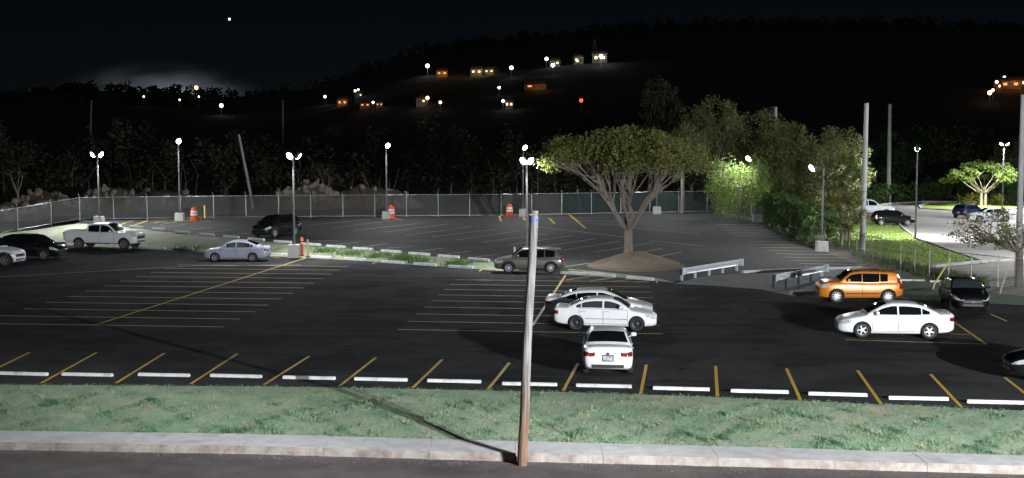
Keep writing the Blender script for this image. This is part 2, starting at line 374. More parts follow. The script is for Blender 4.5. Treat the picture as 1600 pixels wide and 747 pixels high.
# ------------------------------------------------------------------ painted lines (pieces of the two lots)
def line(P, Q, wd, m, parent, dz=0.006):
    P = Vector(P); Q = Vector(Q); t = Q - P; n = Vector((-t.y, t.x, 0)).normalized() * wd / 2; z = Vector((0, 0, dz))
    k = max(2, int(t.length / 1.2)); L = []; Rr = []
    for i in range(k + 1):
        j = random.uniform(-.006, .006); c = P.lerp(Q, i / k) + z
        L.append(c + n * (1 + j * 8)); Rr.append(c - n * (1 - j * 8))
    mb = MB(); mb.grid([L, Rr], flip=True); return mb.build('stall_line', m, parent)
NEAR = [((-12, 579), (46, 551)), ((64, 599), (151, 551)), ((181, 599), (257, 552)), ((298, 600), (371, 553)), ((413, 601), (483, 557)), ((531, 603), (587, 559)), ((645, 606), (691, 562)), ((763, 608), (796, 567)), ((880, 611), (903, 568)), ((1001, 616), (1010, 570)), ((1121, 620), (1118, 572)), ((1251, 626), (1229, 576)), ((1377, 632), (1340, 579)), ((1503, 637), (1454, 585)), ((1640, 645), (1570, 590))]
for a, b in NEAR: line(at(*a), at(*b), .11, M_YEL, lower_lot)
r0, d0 = at(350, 511), Vector((0.17, 2.49, 0))
ldir = (at(0, 506) - r0).normalized()
for k in range(12): line(r0 + d0 * k, r0 + d0 * k + ldir * 11.6, .12, M_WLN, lower_lot)
line(at(149, 508), at(480, 402.5), .12, M_YEL, lower_lot, .010)
line(at(-40, 435), at(300, 415.5), .10, M_WLN2, lower_lot); line(at(300, 415.5), at(470, 414), .10, M_WLN2, lower_lot)
r0, d1 = at(622, 515), Vector((0.2, 2.5, 0)); ldir = (at(1037, 522) - r0).normalized()
for k in range(9): line(r0 + d1 * k, r0 + d1 * k + ldir * 11.4, .12, M_WLN, lower_lot)
line(at(832, 509), at(884, 430), .12, M_YEL, lower_lot, .010)
for a, b in [((749, 424), (758, 417)), ((758, 417), (777, 423.5)), ((884.5, 437.5), (925, 431.5)), ((922, 439), (960, 434)), ((956, 440), (989, 436.5)), ((991, 441), (1018, 438.5)), ((1026, 442), (1026.5, 437.5)),
             ((1322, 531), (1541, 538)), ((1489, 502), (1541, 538)), ((1485, 522), (1516, 523)), ((1548, 491), (1573, 502)), ((423, 401), (436, 403)), ((520, 404.5), (535, 406)), ((582, 412), (592, 408)), ((160, 388), (172, 391)), ((180, 388), (192, 391))]:
    line(at(*a), at(*b), .11, M_YEL, lower_lot)
UPL = [((600, 355), (665, 348)), ((600, 363), (702, 350)), ((633, 368), (738, 354)), ((673, 370.5), (777, 358)), ((712, 375), (811, 361)), ((753, 379), (855, 365)), ((795, 383), (895, 368)), ((836, 387), (932, 373)), ((881, 391), (969, 377)), ((928, 394), (1021, 379)), ((989, 397), (1035, 388)), ((1019, 403), (1065, 394)), ((883, 417), (921, 411)),
       ((604, 388), (647, 384.5)), ((656, 392.5), (691, 388)), ((698, 397), (735, 392.5)), ((741, 402), (782, 397)), ((519, 356), (620, 344)), ((554, 360), (650, 350)), ((480, 352), (580, 342.5)), ((484, 378), (527, 375)), ((524, 382), (563, 378)), ((565, 386), (603, 381)), ((300, 359), (331, 355.5)), ((323, 363), (369, 358.5)), ((364, 367), (390, 364)), ((247, 355), (295, 350)), ((287, 359), (320, 356)), ((250, 351), (275, 347))]
for a, b in UPL: line(up(*a), up(*b), .12, M_WLN, upper_lot)
for a, b in [((851, 356), (989, 372)), ((991, 356), (1092, 366)), ((1016, 376), (1096, 384)), ((890, 341), (955, 341)), ((900, 345), (962, 345.5)), ((925, 350), (970, 351)), ((1040, 342), (1090, 342)), ((820, 352), (851, 356))]: line(up(*a), up(*b), .12, M_WLN2, upper_lot)
for a, b in [((189, 350.5), (208, 345)), ((209, 352), (231, 345)), ((240, 349), (250, 346)), ((250, 346), (262, 347.5)), ((780, 337.5), (783, 346)), ((818, 340), (821, 345)), ((858, 341), (867, 350)), ((888, 334), (915, 357)), ((780, 338), (888, 334.5)), ((612, 341), (630, 344)), ((600, 345), (630, 344)), ((270, 346.5), (300, 344)), ((300, 344), (330, 346))]: line(up(*a), up(*b), .2, M_YEL, upper_lot, .012)
RL = [(1109, 347), (1117, 351), (1125, 355), (1133, 359.3), (1141, 364), (1146, 368.5), (1169, 377), (1179, 381.7), (1190, 386.5), (1200, 391.5), (1212, 396.7), (1224, 402), (1236, 407), (1248, 412), (1258, 416.5)]
for i, (x, y) in enumerate(RL): line(up(x, y), up(x + 62 + 3.4 * i, y + (.8 if i < 6 else 1.5)), .14, M_WLN if i % 5 else M_WLN2, upper_lot)

# ------------------------------------------------------------------ wheel stops
def stop_mesh(L=1.83):
    mb = MB(); prof = [(-.08, 0), (-.068, .07), (-.045, .10), (.045, .10), (.068, .07), (.08, 0)]
    ends = [(-L / 2, .92), (-L / 2 + .03, 1.0), (L / 2 - .03, 1.0), (L / 2, .92)]
    mb.grid([[(x, y * s, z * s) for y, z in prof] for x, s in ends])
    k = len(prof); mb.add([(ends[0][0], y * .92, z * .92) for y, z in prof], [tuple(range(k))]); mb.add([(ends[-1][0], y * .92, z * .92) for y, z in prof], [tuple(range(k - 1, -1, -1))])
    return mb.mesh('wheel_stop', M_WHITE, fix=True)
SM = stop_mesh()
def stop(p, ang, label, group, s=1.0):
    o = link('wheel_stop', SM, None, p, (0, 0, ang), (s, 1, 1) if s == 1 else (s, 1.35, 1.75)); tag(o, label, 'wheel stop', group); return o
NS_ = [(34, 586), (139.5, 587), (254.5, 588), (369, 590), (482, 592), (596.5, 595), (710.5, 598), (827, 602), (944, 605), (1062.5, 609), (1189, 614), (1310.5, 619), (1434, 625), (1560, 631)]
for i, p in enumerate(NS_):
    lab = 'white concrete wheel stop beside the near grass verge, %s from the left' % ORD[i]
    if i == 7: lab = 'white concrete wheel stop crossed by the near wooden pole, beside the grass verge'
    if i == 8: lab = 'white concrete wheel stop right behind the rear bumper of the nearest white sedan'
    stop(at(*p) + Vector((random.uniform(-.05, .05), random.uniform(-.07, .07), .006)), R(-6.8 + random.uniform(-1.3, 1.3)), lab, 'wheel stops along the grass verge')
US = [(213, 356), (248, 360), (285, 364.3), (323, 368), (361, 371.5), (400, 375.5), (442, 379.5), (487, 383.5), (525, 387), (567, 390.5), (611, 394.5), (655, 398.5), (701, 402.5), (748, 407.5)]
up3 = [up(*p) for p in US]
for i, p in enumerate(up3):
    a, b = up3[max(0, i - 1)], up3[min(len(up3) - 1, i + 1)]
    stop(p + Vector((0, 0, .006)), math.atan2(b.y - a.y, b.x - a.x), 'white wheel stop along the top of the planted bank, %s from the left' % ORD[i], 'wheel stops on the upper edge of the bank', 1.02)
LS = [(90, 381), (243, 389), (287, 391.5), (431, 399), (502, 403.5), (555, 407), (614, 411.5), (664, 415), (720, 419), (898, 429), (940, 432), (1000, 437)]
lo3 = [at(*p) for p in LS]
for i, p in enumerate(lo3):
    a, b = lo3[max(0, i - 1)], lo3[min(len(lo3) - 1, i + 1)]
    stop(p + Vector((0, 0, .006)), math.atan2(b.y - a.y, b.x - a.x), 'white wheel stop along the foot of the bank, %s from the left' % ORD[i], 'wheel stops at the foot of the bank', 1.04)
stop(at(1420, 440) + Vector((0, 0, .04)), R(-4), 'white wheel stop on the grass behind the orange car', 'wheel stops behind the orange car')
stop(at(1478, 442) + Vector((0, 0, .04)), R(-4), 'white wheel stop half hidden behind the black car at right', 'wheel stops behind the orange car')
# ------------------------------------------------------------------ cars
M_TYRE = mat('tyre_rubber', (0.02, 0.02, 0.02), rough=0.85)
M_BLACKP = mat('black_plastic', (0.018, 0.018, 0.018), rough=0.55)
M_SEAM = mat('seam_shade_black', (0.02, 0.02, 0.022), rough=0.9)
M_GLASS = mat('tinted_glass', (0.006, 0.007, 0.008), rough=0.07, spec=0.3)
M_GLASS2 = mat('lighter_tinted_glass', (0.035, 0.045, 0.05), rough=0.05, spec=0.8)
M_RIM = mat('alloy_rim', (0.45, 0.45, 0.47), rough=0.35, metal=0.7)
M_RIMD = mat('dark_steel_rim', (0.03, 0.03, 0.035), rough=0.5, metal=0.4)
M_CHROME = mat('chrome', (0.75, 0.75, 0.77), rough=0.12, metal=1.0)
M_HEAD = mat('headlight_lens', (0.55, 0.56, 0.58), (0.25, 0.26, 0.28), rough=0.12, scale=14, coords='obj', coat=0.5)
M_TAIL = mat('tail_light_lens', (0.26, 0.012, 0.014), (0.15, 0.008, 0.01), rough=0.15, scale=12, coords='obj', coat=0.5)
M_TAILW = mat('reverse_light_lens', (0.7, 0.66, 0.66), rough=0.15, coat=0.5)
M_PLATE = mat('plate', (0.45, 0.47, 0.5), (0.16, 0.18, 0.22), rough=0.5, scale=22, coords='obj', lo=0.5, hi=0.56)
def paint(n, c, metal=0.0, rough=0.32): return mat('paint_' + n, c, tuple(x * .93 for x in c), rough, metal, scale=1.2, coat=0.25, coords='obj')
P_WHITE = paint('white', (0.76, 0.76, 0.78)); P_WHITE2 = paint('pearl_white', (0.62, 0.62, 0.66)); P_BLACK = paint('black', (0.008, 0.008, 0.010), 0, .12)
P_ORANGE = paint('orange', (0.62, 0.19, 0.015), .15); P_SILVER = paint('silver_blue', (0.44, 0.46, 0.56), .2); P_GREY = paint('warm_grey', (0.12, 0.115, 0.105), .2)
P_BLUE = paint('dark_blue', (0.015, 0.022, 0.07), 0, .15); P_CHAR = paint('charcoal', (0.011, 0.012, 0.014), 0, .12)
WCACHE = {}
def wheel_meshes(rad, style):
    key = (rad, style)
    if key in WCACHE: return WCACHE[key]
    w2 = .105; ri = rad * .66
    t = MB(); t.lathe([(ri, -w2 * .8), (rad * .80, -w2), (rad * .94, -w2 * .92), (rad, -w2 * .6), (rad, w2 * .6), (rad * .94, w2 * .92), (rad * .80, w2), (ri, w2 * .8), (ri * .97, w2 * .2), (ri * .97, -w2 * .2), (ri, -w2 * .8)], 28, 'Y')
    tm = t.mesh('wheel', M_TYRE, 40, fix=True)
    r = MB(); y = w2
    r.lathe([(ri * 1.02, y * .82), (ri * .99, y * .9), (ri * .88, y * .8), (ri * .86, y * .35)], 28, 'Y')
    r.lathe([(0.001, y * .2), (ri * .9, y * .2)], 24, 'Y', mi=1)
    m0 = M_RIMD if style == 'steel' else M_RIM
    n = 10 if style == 'multi' else 5
    if style == 'steel':
        r.lathe([(0.001, y * .75), (ri * .45, y * .7), (ri * .6, y * .45), (ri * .88, y * .6)], 20, 'Y')
    else:
        for k in range(n):
            a = 2 * math.pi * k / n; wd = ri * (.24 if n == 5 else .12)
            c, s = math.cos(a), math.sin(a); P = []
            for rr, ww in ((ri * .12, wd * .62), (ri * .9, wd * .5)):
                for sg in (-1, 1):
                    for yy in (y * .35, y * .78): P.append((rr * c - sg * ww * s, yy, rr * s + sg * ww * c))
            r.add(P, [(0, 1, 3, 2), (4, 6, 7, 5), (0, 4, 5, 1), (2, 3, 7, 6), (1, 5, 7, 3), (0, 2, 6, 4)])
        r.lathe([(0.001, y * .9), (ri * .2, y * .88), (ri * .24, y * .6)], 14, 'Y')
    rm = r.mesh('rim', [m0, M_SEAM], 40, fix=True)
    WCACHE[key] = (tm, rm); return tm, rm
def cut(me, cutters, black):
    """take wheel openings (and a truck bed) out of a body mesh"""
    o = bpy.data.objects.new('tmp', me); col.objects.link(o); tmp = []
    for cm in cutters:
        c = bpy.data.objects.new('tmpc', cm); col.objects.link(c); tmp.append(c)
        md = o.modifiers.new('b', 'BOOLEAN'); md.operation = 'DIFFERENCE'; md.object = c; md.solver = 'EXACT'
    dg = bpy.context.evaluated_depsgraph_get(); dg.update()
    res = bpy.data.meshes.new_from_object(o.evaluated_get(dg), depsgraph=dg)
    for c in tmp: bpy.data.objects.remove(c)
    bpy.data.objects.remove(o)
    return res
def make_car(name, label, S, pm, loc, ang, cat='car', glass=None, group=None):
    glass = glass or M_GLASS
    T = thing(name, label, cat, loc, ang, group)
    L, W, H, wb, fo, rad = S['L'], S['W'], S['H'], S['wb'], S['fo'], S['rad']
    f = L / 2; hw = W / 2; xf = f - fo; xr = xf - wb
    def plan(x): return interp(x, S['plan']) * hw
    def topz(x): return interp(x, S['top'])
    def botz(x): return interp(x, S['bot'])
    hd = S.get('shoulder', .045)
    def levels(x):
        zb = botz(x); zt = topz(x); zs = zt - hd
        h = zs - zb
        return [zb, zb + .05, zb + min(.16, .25 * float(h)), zb + .45 * h, zb + .72 * h, zs - .06, zs]
    WF = [.82, .935, .975, 1.0, .992, .968, .93]
    def yside(x, z):
        lv = [float(v) for v in levels(x)]; return float(np.interp(z, lv, [q * float(plan(x)) for q in WF]))
    # lower body
    xs = np.unique(np.round(np.concatenate([np.linspace(-f, -f + .3, 7), np.linspace(-f + .3, f - .45, 26), np.linspace(f - .45, f, 9)]), 4))
    rings = []
    for x in xs:
        w_ = float(plan(x)); lv = [float(v) for v in levels(x)]; zt = float(topz(x))
        half = [(WF[i] * w_, lv[i]) for i in range(7)] + [(.80 * w_, zt - .008), (.5 * w_, zt + .012)]
        ring = [(x, 0, lv[0])] + [(x, y, z) for y, z in half] + [(x, 0, zt + .02)] + [(x, -y, z) for y, z in half[::-1]]
        rings.append(ring)
    mb = MB(); n = len(rings[0]); V = [p for r in rings for p in r]; F = []
    for i in range(len(rings) - 1):
        for k in range(n): F.append((i * n + k, i * n + (k + 1) % n, (i + 1) * n + (k + 1) % n, (i + 1) * n + k))
    F.append(tuple(range(n))); F.append(tuple(len(V) - n + k for k in range(n - 1, -1, -1)))
    mb.add(V, F); body = mb.mesh('body', [pm, M_BLACKP], fix=True)
    ra = rad + S.get('gap', .045); cutters = []
    for ax in (xf, xr):
        for sg in (-1, 1):
            c = MB(); c.lathe([(0.0005, -.2), (ra, -.2), (ra, .2), (0.0005, .2)], 36, 'Y', (ax, sg * (hw - .08), rad)); cutters.append(c)
    cms = []
    for c in cutters:
        me = c.mesh('c', [pm, M_BLACKP], fix=False); bm = bmesh.new(); bm.from_mesh(me); bmesh.ops.remove_doubles(bm, verts=bm.verts, dist=.002); bmesh.ops.recalc_face_normals(bm, faces=bm.faces); bm.to_mesh(me); bm.free(); cms.append(me)
    if 'bed' in S:
        x0, x1, y0, z0 = S['bed']; c = MB(); c.box(((x0 + x1) / 2, 0, z0 + .6), (x1 - x0, 2 * y0, 1.2)); cms.append(c.mesh('c', [pm, M_BLACKP]))
    body = cut(body, cms, M_BLACKP)
    if len(body.materials) < 2: body.materials.append(M_BLACKP)
    for p in body.polygons:
        c = p.center; p.material_index = 0
        for ax in (xf, xr):
            if math.hypot(c.x - ax, c.z - rad) < ra + .004 and abs(c.y) > hw - .30 and abs(c.y) < plan(c.x) * .99 and not (abs(p.normal.y) > .9 and abs(c.y) > hw * .9): p.material_index = 1
        if 'bed' in S and S['bed'][0] - .01 < c.x < S['bed'][1] + .01 and abs(c.y) < S['bed'][2] + .01 and c.z < topz(c.x) - .1 and c.z > S['bed'][3] - .01: p.material_index = 1
    smooth(body, 38); link('body', body, T)
    # cabin
    k = S['k']; RO = S['roof']; xa, xb = RO[0][0], RO[-1][0]
    def roofz(x): return float(interp([x], RO)[0])
    def cb(x):
        zs = float(topz(x)) - hd; w_ = .935 * float(plan(x)) - .004; zr = roofz(x); ze = max(zs, zr - .075)
        return zs, w_, zr, ze, w_ - k * (ze - zs) - .10 * k * max(0, ze - zs - .3)
    def crown(x, y, ye): return .035 * (1 - min(1, abs(y) / max(ye, .1)) ** 2)
    def ycab(x, z):
        zs, w_, zr, ze, ye = cb(x); return w_ + (ye - w_) * min(1, max(0, (z - zs) / max(.001, ze - zs)))
    mb = MB(); rows = []
    for x in np.linspace(xa, xb, 40):
        zs, w_, zr, ze, ye = cb(x); d = min(1, max(0, (zr - zs) / .075))
        half = [(w_, zs - .05), (w_, zs)] + [(w_ + (ye - w_) * t, zs + (ze - zs) * t) for t in (.33, .66, 1)]
        half += [(ye - .018 * d - .002, zr - .035 * d), (ye - .07, zr - .006 * d + crown(x, ye - .07, ye) * .6), (ye * .6, zr + crown(x, ye * .6, ye)), (0, zr + .035)]
        rows.append([(x, y, z) for y, z in half] + [(x, -y, z) for y, z in half[-2::-1]])
    mb.grid(rows); mb.build('cabin', S.get('cabmat') or pm, T, 42, fix=True)
    # glass
    def topglass(nm, x0, x1, inset):
        g = MB(); P = []
        for x in np.linspace(x0, x1, 9):
            zs, w_, zr, ze, ye = cb(x); e = .02; dz = (roofz(x + e) - roofz(x - e)) / (2 * e); nl = math.hypot(dz, 1)
            P.append([(x - dz / nl * .012, s * (ye - inset), zr + crown(x, s * (ye - inset), ye) + .012 / nl + .004) for s in np.linspace(-1, 1, 9)])
        g.grid(P); o = g.build(nm, glass, T, 60, fix=True); return o
    topglass('windshield', *S['ws'], .085); 
    if 'rg' in S: topglass('rear_window', *S['rg'], .10)
    for sg in (-1, 1):
        for (x0, x1) in S['wins']:
            g = MB(); P = []
            for x in np.linspace(x0, x1, 14):
                zs, w_, zr, ze, ye = cb(x); lo = zs + .035; hi = max(lo + .004, zr - .105)
                P.append([(x, sg * (ycab(x, lo + (hi - lo) * t) + .008), lo + (hi - lo) * t) for t in (0, .25, .5, .75, 1)])
            g.grid(P, flip=(sg > 0)); g.build('side_window', glass, T, 60)
    # doors with their seams and handles
    for sg in (-1, 1):
        for (x0, x1) in S['doors']:
            for (nm, ex, off, mm) in (('door_gap_shade', .014, .0025, M_SEAM), ('door', 0, .007, pm)):  # dark sheet drawn behind each door, standing in for its shaded gap
                g = MB(); P = []
                zl0, zh0 = .12, .012
                for t in np.linspace(0, 1, 9):
                    row = []
                    for u in np.linspace(0, 1, 9):
                        xx = (x0 - ex) + (x1 - x0 + 2 * ex) * u
                        zlo = float(botz(xx)) + zl0 - ex; zhi = float(topz(xx)) - hd - zh0 + ex
                        z = zlo + (zhi - zlo) * t
                        dx = ra + .03 - ex                        # keep clear of the wheel opening
                        for ax in (xr, xf):
                            if abs(z - rad) < dx:
                                ch = math.sqrt(dx * dx - (z - rad) ** 2)
                                if ax == xr and xx < xr + ch: xx = xr + ch
                                if ax == xf and xx > xf - ch: xx = xf - ch
                        row.append((xx, sg * (yside(xx, z) + off), z))
                    P.append(row)
                g.grid(P, flip=(sg < 0))
                if nm == 'door_gap_shade': gap_sheet = g.mesh('door_gap_shade', mm, 60)
                else:
                    d = g.build('door', mm, T, 60); link('door_gap_shade', gap_sheet, d)
                    zz = float(topz(x0 + .12)) - hd - S.get('hdl', .13); h = MB(); h.box((x0 + .15, sg * (yside(x0 + .15, zz) + .025), zz), (.19, .03, .035)); h.box((x0 + .15, sg * (yside(x0 + .15, zz) + .004), zz), (.22, .012, .055), mi=1)
                    h.build('handle', [S.get('hmat') or pm, M_SEAM], d)
    # mirrors
    mx = S['ws'][1] - .38
    for sg in (-1, 1):
        zs, w_, *_r = cb(mx); m_ = MB(); zc = zs + .10
        m_.tube([(mx + .05, sg * (w_ - .02), zs + .02), (mx + .04, sg * (w_ + .10), zc)], .03, 6)
        m_.lathe([(0.001, -.10), (.06, -.09), (.085, 0), (.06, .09), (.001, .10)], 10, 'Y', (mx + .03, sg * (w_ + .14), zc + .02)); m_.build('mirror', pm, T, 60)
    # lights
    def wrap(nm, x0, x1, zl, zh, front, yin, mm):
        for sg in (-1, 1):
            g = MB(); P = []
            for x in np.linspace(x0, x1, 10):
                zs = float(topz(x)) - hd; a, b = (zl(x), zh(x)); b = min(b, zs - .012); a = min(a, b - .02)
                P.append([(x, sg * (yside(x, a + (b - a) * t) + .007), a + (b - a) * t) for t in (0, .33, .66, 1)])
            g.grid(P)
            xe = f if front else -f; e = .007 if front else -.007; zs = float(topz(xe)) - hd
            a, b = zl(xe), min(zh(xe), zs - .012); a = min(a, b - .02); yo = yside(xe, (a + b) / 2) + .004
            if yin < yo: g.grid([[(xe + e, sg * (yin + (yo - yin) * u), a + (b - a) * t + (.0 if u else S.get('lt', .015))) for t in (0, .5, 1)] for u in (0, .5, 1)])
            g.build(nm, mm, T, 60, fix=True)
    h0, h1, hz0, hz1 = S['headl']; t1, tz0, tz1, tyin = S['taill']
    wrap('headlight', f - h0, f - .003, lambda x: hz0 + (f - x) * h1, lambda x: hz1 + (f - x) * h1 * 1.3, True, S.get('hyin', .42), M_HEAD)
    wrap('tail_light', -f + .003, -f + t1, lambda x: tz0, lambda x: tz1, False, tyin, M_TAIL)
    if S.get('pillar_light'):
        for sg in (-1, 1):
            g = MB(); P = []
            for x in np.linspace(xa + .015, xa + .20, 6):
                zs, w_, zr, ze, ye = cb(x); hi = min(zs + .46, zr - .02); P.append([(x, sg * (ycab(x, z) + .012), z) for z in np.linspace(zs - .03, max(zs, hi), 5)])
            g.grid(P); g.build('pillar_light', M_TAIL, T, 60, fix=True)
    # front and rear trim
    zf0, zf1 = float(botz(f)), float(topz(f)) - hd; wf = float(plan(f)) * .93
    gr = MB(); gz0, gz1, gw = S.get('grille', (zf0 + .55 * (zf1 - zf0), zf1 - .03, .8))
    gw *= wf
    gr.box((f - .01, 0, (gz0 + gz1) / 2), (.05, 2 * gw, gz1 - gz0))
    for q in range(3): gr.box((f + .018, 0, gz0 + (gz1 - gz0) * (q + .5) / 3), (.012, 2 * gw * .94, .014), mi=1 if q == 2 else 0)
    gr.box((f + .022, 0, (gz0 + gz1) / 2), (.014, .16, .10), mi=1); gr.build('grille', [M_BLACKP, M_CHROME], T)
    it = MB(); it.box((f - .012, 0, zf0 + .09), (.05, 1.7 * wf, .11)); 
    it.build('lower_intake', M_BLACKP, T)
    zr0, zr1 = float(botz(-f)), float(topz(-f)) - hd; wr = float(plan(-f)) * .93
    bp = MB(); bp.box((-f + .005, 0, zr0 + .05), (.05, 1.75 * wr, .11)); bp.build('rear_valance', M_BLACKP, T)
    pz = S.get('pz', zr0 + .62 * (zr1 - zr0)); pl = MB(); pl.box((-f - .008, 0, pz), (.014, .34, .17)); plo = pl.build('license_plate', M_PLATE, T)
    pl = MB(); pl.box((-f - .004, 0, pz), (.012, .40, .23)); pl.build('plate_frame', M_BLACKP, plo)
    em = MB(); em.lathe([(0.001, 0), (.055, .0), (.06, .012), (.001, .016)], 12, 'Y'); ob = em.build('emblem', M_CHROME, T); ob.rotation_euler = (0, 0, R(90)); ob.location = (-f - .003, 0, min(zr1 - .06, pz + .2))
    rv = S.get('reverse')
    if rv:
        for sg in (-1, 1):
            g = MB(); g.box((-f - .006, sg * rv[0], rv[1]), (.012, rv[2], rv[3])); g.build('reverse_light', M_TAILW, T)
    # sills, wipers, aerial, rails
    for sg in (-1, 1):
        g = MB(); x0, x1 = xr + ra + .03, xf - ra - .03
        P = [[(x, sg * (yside(x, float(botz(x)) + z) + .006), float(botz(x)) + z) for x in np.linspace(x0, x1, 8)] for z in (0.0, .045, S.get('sill', .06))]
        g.grid(P); g.build('sill', M_BLACKP if S.get('blacksill') else pm, T, 60, fix=True)
    if S.get('cladding'):
        for sg in (-1, 1):
            for ax in (xf, xr):
                g = MB(); P = []
                for a in np.linspace(R(-8), R(188), 22):
                    row = []
                    for rr in (ra + .002, ra + .035, ra + .07):
                        x, z = ax + rr * math.cos(a), rad + rr * math.sin(a); z = max(z, float(botz(x)) + .01); row.append((x, sg * (yside(x, z) + .012), z))
                    P.append(row)
                g.grid(P); g.build('arch_trim', M_BLACKP, T, 60, fix=True)
    if S.get('mold'):
        z, hh = S['mold']
        for sg in (-1, 1):
            g = MB(); x0, x1 = xr + ra + .05, xf - ra - .05
            g.grid([[(x, sg * (yside(x, zz) + .014), zz) for x in np.linspace(x0, x1, 10)] for zz in (z, z + hh)]); g.build('side_molding', S.get('moldmat') or M_BLACKP, T, 60, fix=True)
    wp = MB(); x0 = S['ws'][1]
    for y in (-.35, .25):
        zz = roofz(x0); e = .3; wp.tube([(x0 - .02, y, zz + .05), (x0 - e * .6, y + .45, roofz(x0 - e * .6) + .055)], .008, 4)
    wp.build('wiper', M_BLACKP, T)
    if S.get('rails'):
        for sg in (-1, 1):
            x0, x1 = S['rails']; g = MB(); P = []
            for x in np.linspace(x0, x1, 9):
                zs, w_, zr, ze, ye = cb(x); P.append((x, sg * (ye - .06), zr + .045))
            P[0] = (P[0][0], P[0][1], P[0][2] - .05); P[-1] = (P[-1][0], P[-1][1], P[-1][2] - .05)
            g.tube(P, .022, 6); g.build('roof_rail', M_BLACKP, T, 50)
    if S.get('spoiler'):
        zs, w_, zr, ze, ye = cb(xa + .28); g = MB(); g.box((xa + .16, 0, roofz(xa + .32) + .03), (.3, 2 * (ye - .03), .045), ry=R(-4)); g.build('spoiler', pm, T)
    # wheels
    tm, rm = wheel_meshes(rad, S.get('rim', 'spoke'))
    for ax in (xf, xr):
        for sg in (-1, 1):
            o = link('wheel', tm, T, (ax, sg * (hw - .115), rad), (0, random.uniform(0, 1), 0 if sg > 0 else math.pi)); link('rim', rm, o)
    return T
def sedan(L, W, H, wb, fo, rad=.32, hood=.90, deck=1.06, **kw):
    f = L / 2; s = H - 1.45
    S = dict(L=L, W=W, H=H, wb=wb, fo=fo, rad=rad, k=.44,
        plan=[(-f, .76), (-f + .04, .85), (-f + .14, .925), (-f + .5, .98), (-.8, 1), (.8, 1), (f - .75, .98), (f - .35, .91), (f - .12, .80), (f, .66)],
        top=[(-f, deck - .13), (-f + .05, deck - .05), (-f + .16, deck), (-f + .7, deck - .02), (-.5, .99), (f - 1.25, hood + .08), (f - .8, hood), (f - .35, hood - .10), (f - .1, hood - .19), (f, hood - .27)],
        bot=[(-f, .36), (-f + .3, .25), (-1.0, .19), (1.0, .18), (f - .5, .19), (f - .1, .22), (f, .27)],
        roof=[(-f + .62, deck - .02), (-f + .85, deck + .10), (-f + 1.45, H - .08), (-.35, H - .035), (.1, H - .035), (.45, H - .10), (f - 1.12, hood + .075)],
        ws=(.38, f - 1.17), rg=(-f + .74, -f + 1.42), wins=[(-.02, f - 1.42), (-.98, -.09), (-f + 1.0, -1.02)], doors=[(-.05, .98), (-1.08, -.07)],
        headl=(.46, .16, hood - .36, hood - .22), taill=(.22, deck - .32, deck - .16, .44), hyin=.42)
    S.update(kw); return S
def tall(L, W, H, wb, fo, rad=.35, hood=1.03, belt=1.03, rear=.12, k=.32, **kw):
    f = L / 2
    S = dict(L=L, W=W, H=H, wb=wb, fo=fo, rad=rad, k=k,
        plan=[(-f, .80), (-f + .04, .88), (-f + .14, .945), (-f + .45, .985), (-.8, 1), (.8, 1), (f - .75, .985), (f - .35, .92), (f - .12, .83), (f, .70)],
        top=[(-f, belt - .16), (-f + .05, belt - .05), (-f + .16, belt + .02), (-f + .7, belt + .02), (-.5, belt - .01), (f - 1.15, hood + .02), (f - .7, hood - .04), (f - .3, hood - .12), (f - .08, hood - .22), (f, hood - .30)],
        bot=[(-f, .40), (-f + .3, .30), (-1.0, .23), (1.0, .22), (f - .5, .23), (f - .1, .27), (f, .32)],
        roof=[(-f + rear, belt), (-f + rear + .18, belt + .30), (-f + rear + .42, H - .10), (-f + rear + .9, H - .045), (-.1, H - .035), (.4, H - .075), (f - 1.02, hood + .02)],
        ws=(.42, f - 1.07), rg=(-f + rear + .05, -f + rear + .34), wins=[(.02, f - 1.3), (-.92, -.05), (-f + rear + .42, -.99)], doors=[(-.02, 1.0), (-1.06, -.04)],
        headl=(.50, .14, hood - .40, hood - .25), taill=(.24, belt - .30, belt - .06, .52), hyin=.45, blacksill=True, pz=belt - .36)
    S.update(kw); return S
def rot(a): return Matrix.Rotation(a, 3, 'Z')
def put(S, P, ang, side):
    """car origin from the mid-point between its two near wheels' contact points"""
    xm = S['L'] / 2 - S['fo'] - S['wb'] / 2
    return Vector(P) - rot(ang) @ Vector((xm, side * (S['W'] / 2 - .06), 0))
Z = Vector((0, 0, .006))
S_COR = sedan(4.64, 1.78, 1.46, 2.70, .93, rad=.325, reverse=(.47, .93, .14, .07))
S_CIV = sedan(4.44, 1.70, 1.40, 2.62, .84, rad=.31, hood=.86, deck=1.0, rim='steel', mold=(.50, .022))
S_CAM = sedan(4.88, 1.84, 1.44, 2.82, .98, rad=.34, hood=.88, deck=1.08, blacksill=True, taill=(.3, .80, .90, .30))
S_ACC = sedan(4.37, 1.70, 1.45, 2.57, .80, rad=.30, hood=.92, deck=1.05)
S_BLK = sedan(4.58, 1.80, 1.46, 2.70, .92, rad=.33, hood=.93, rim='multi')
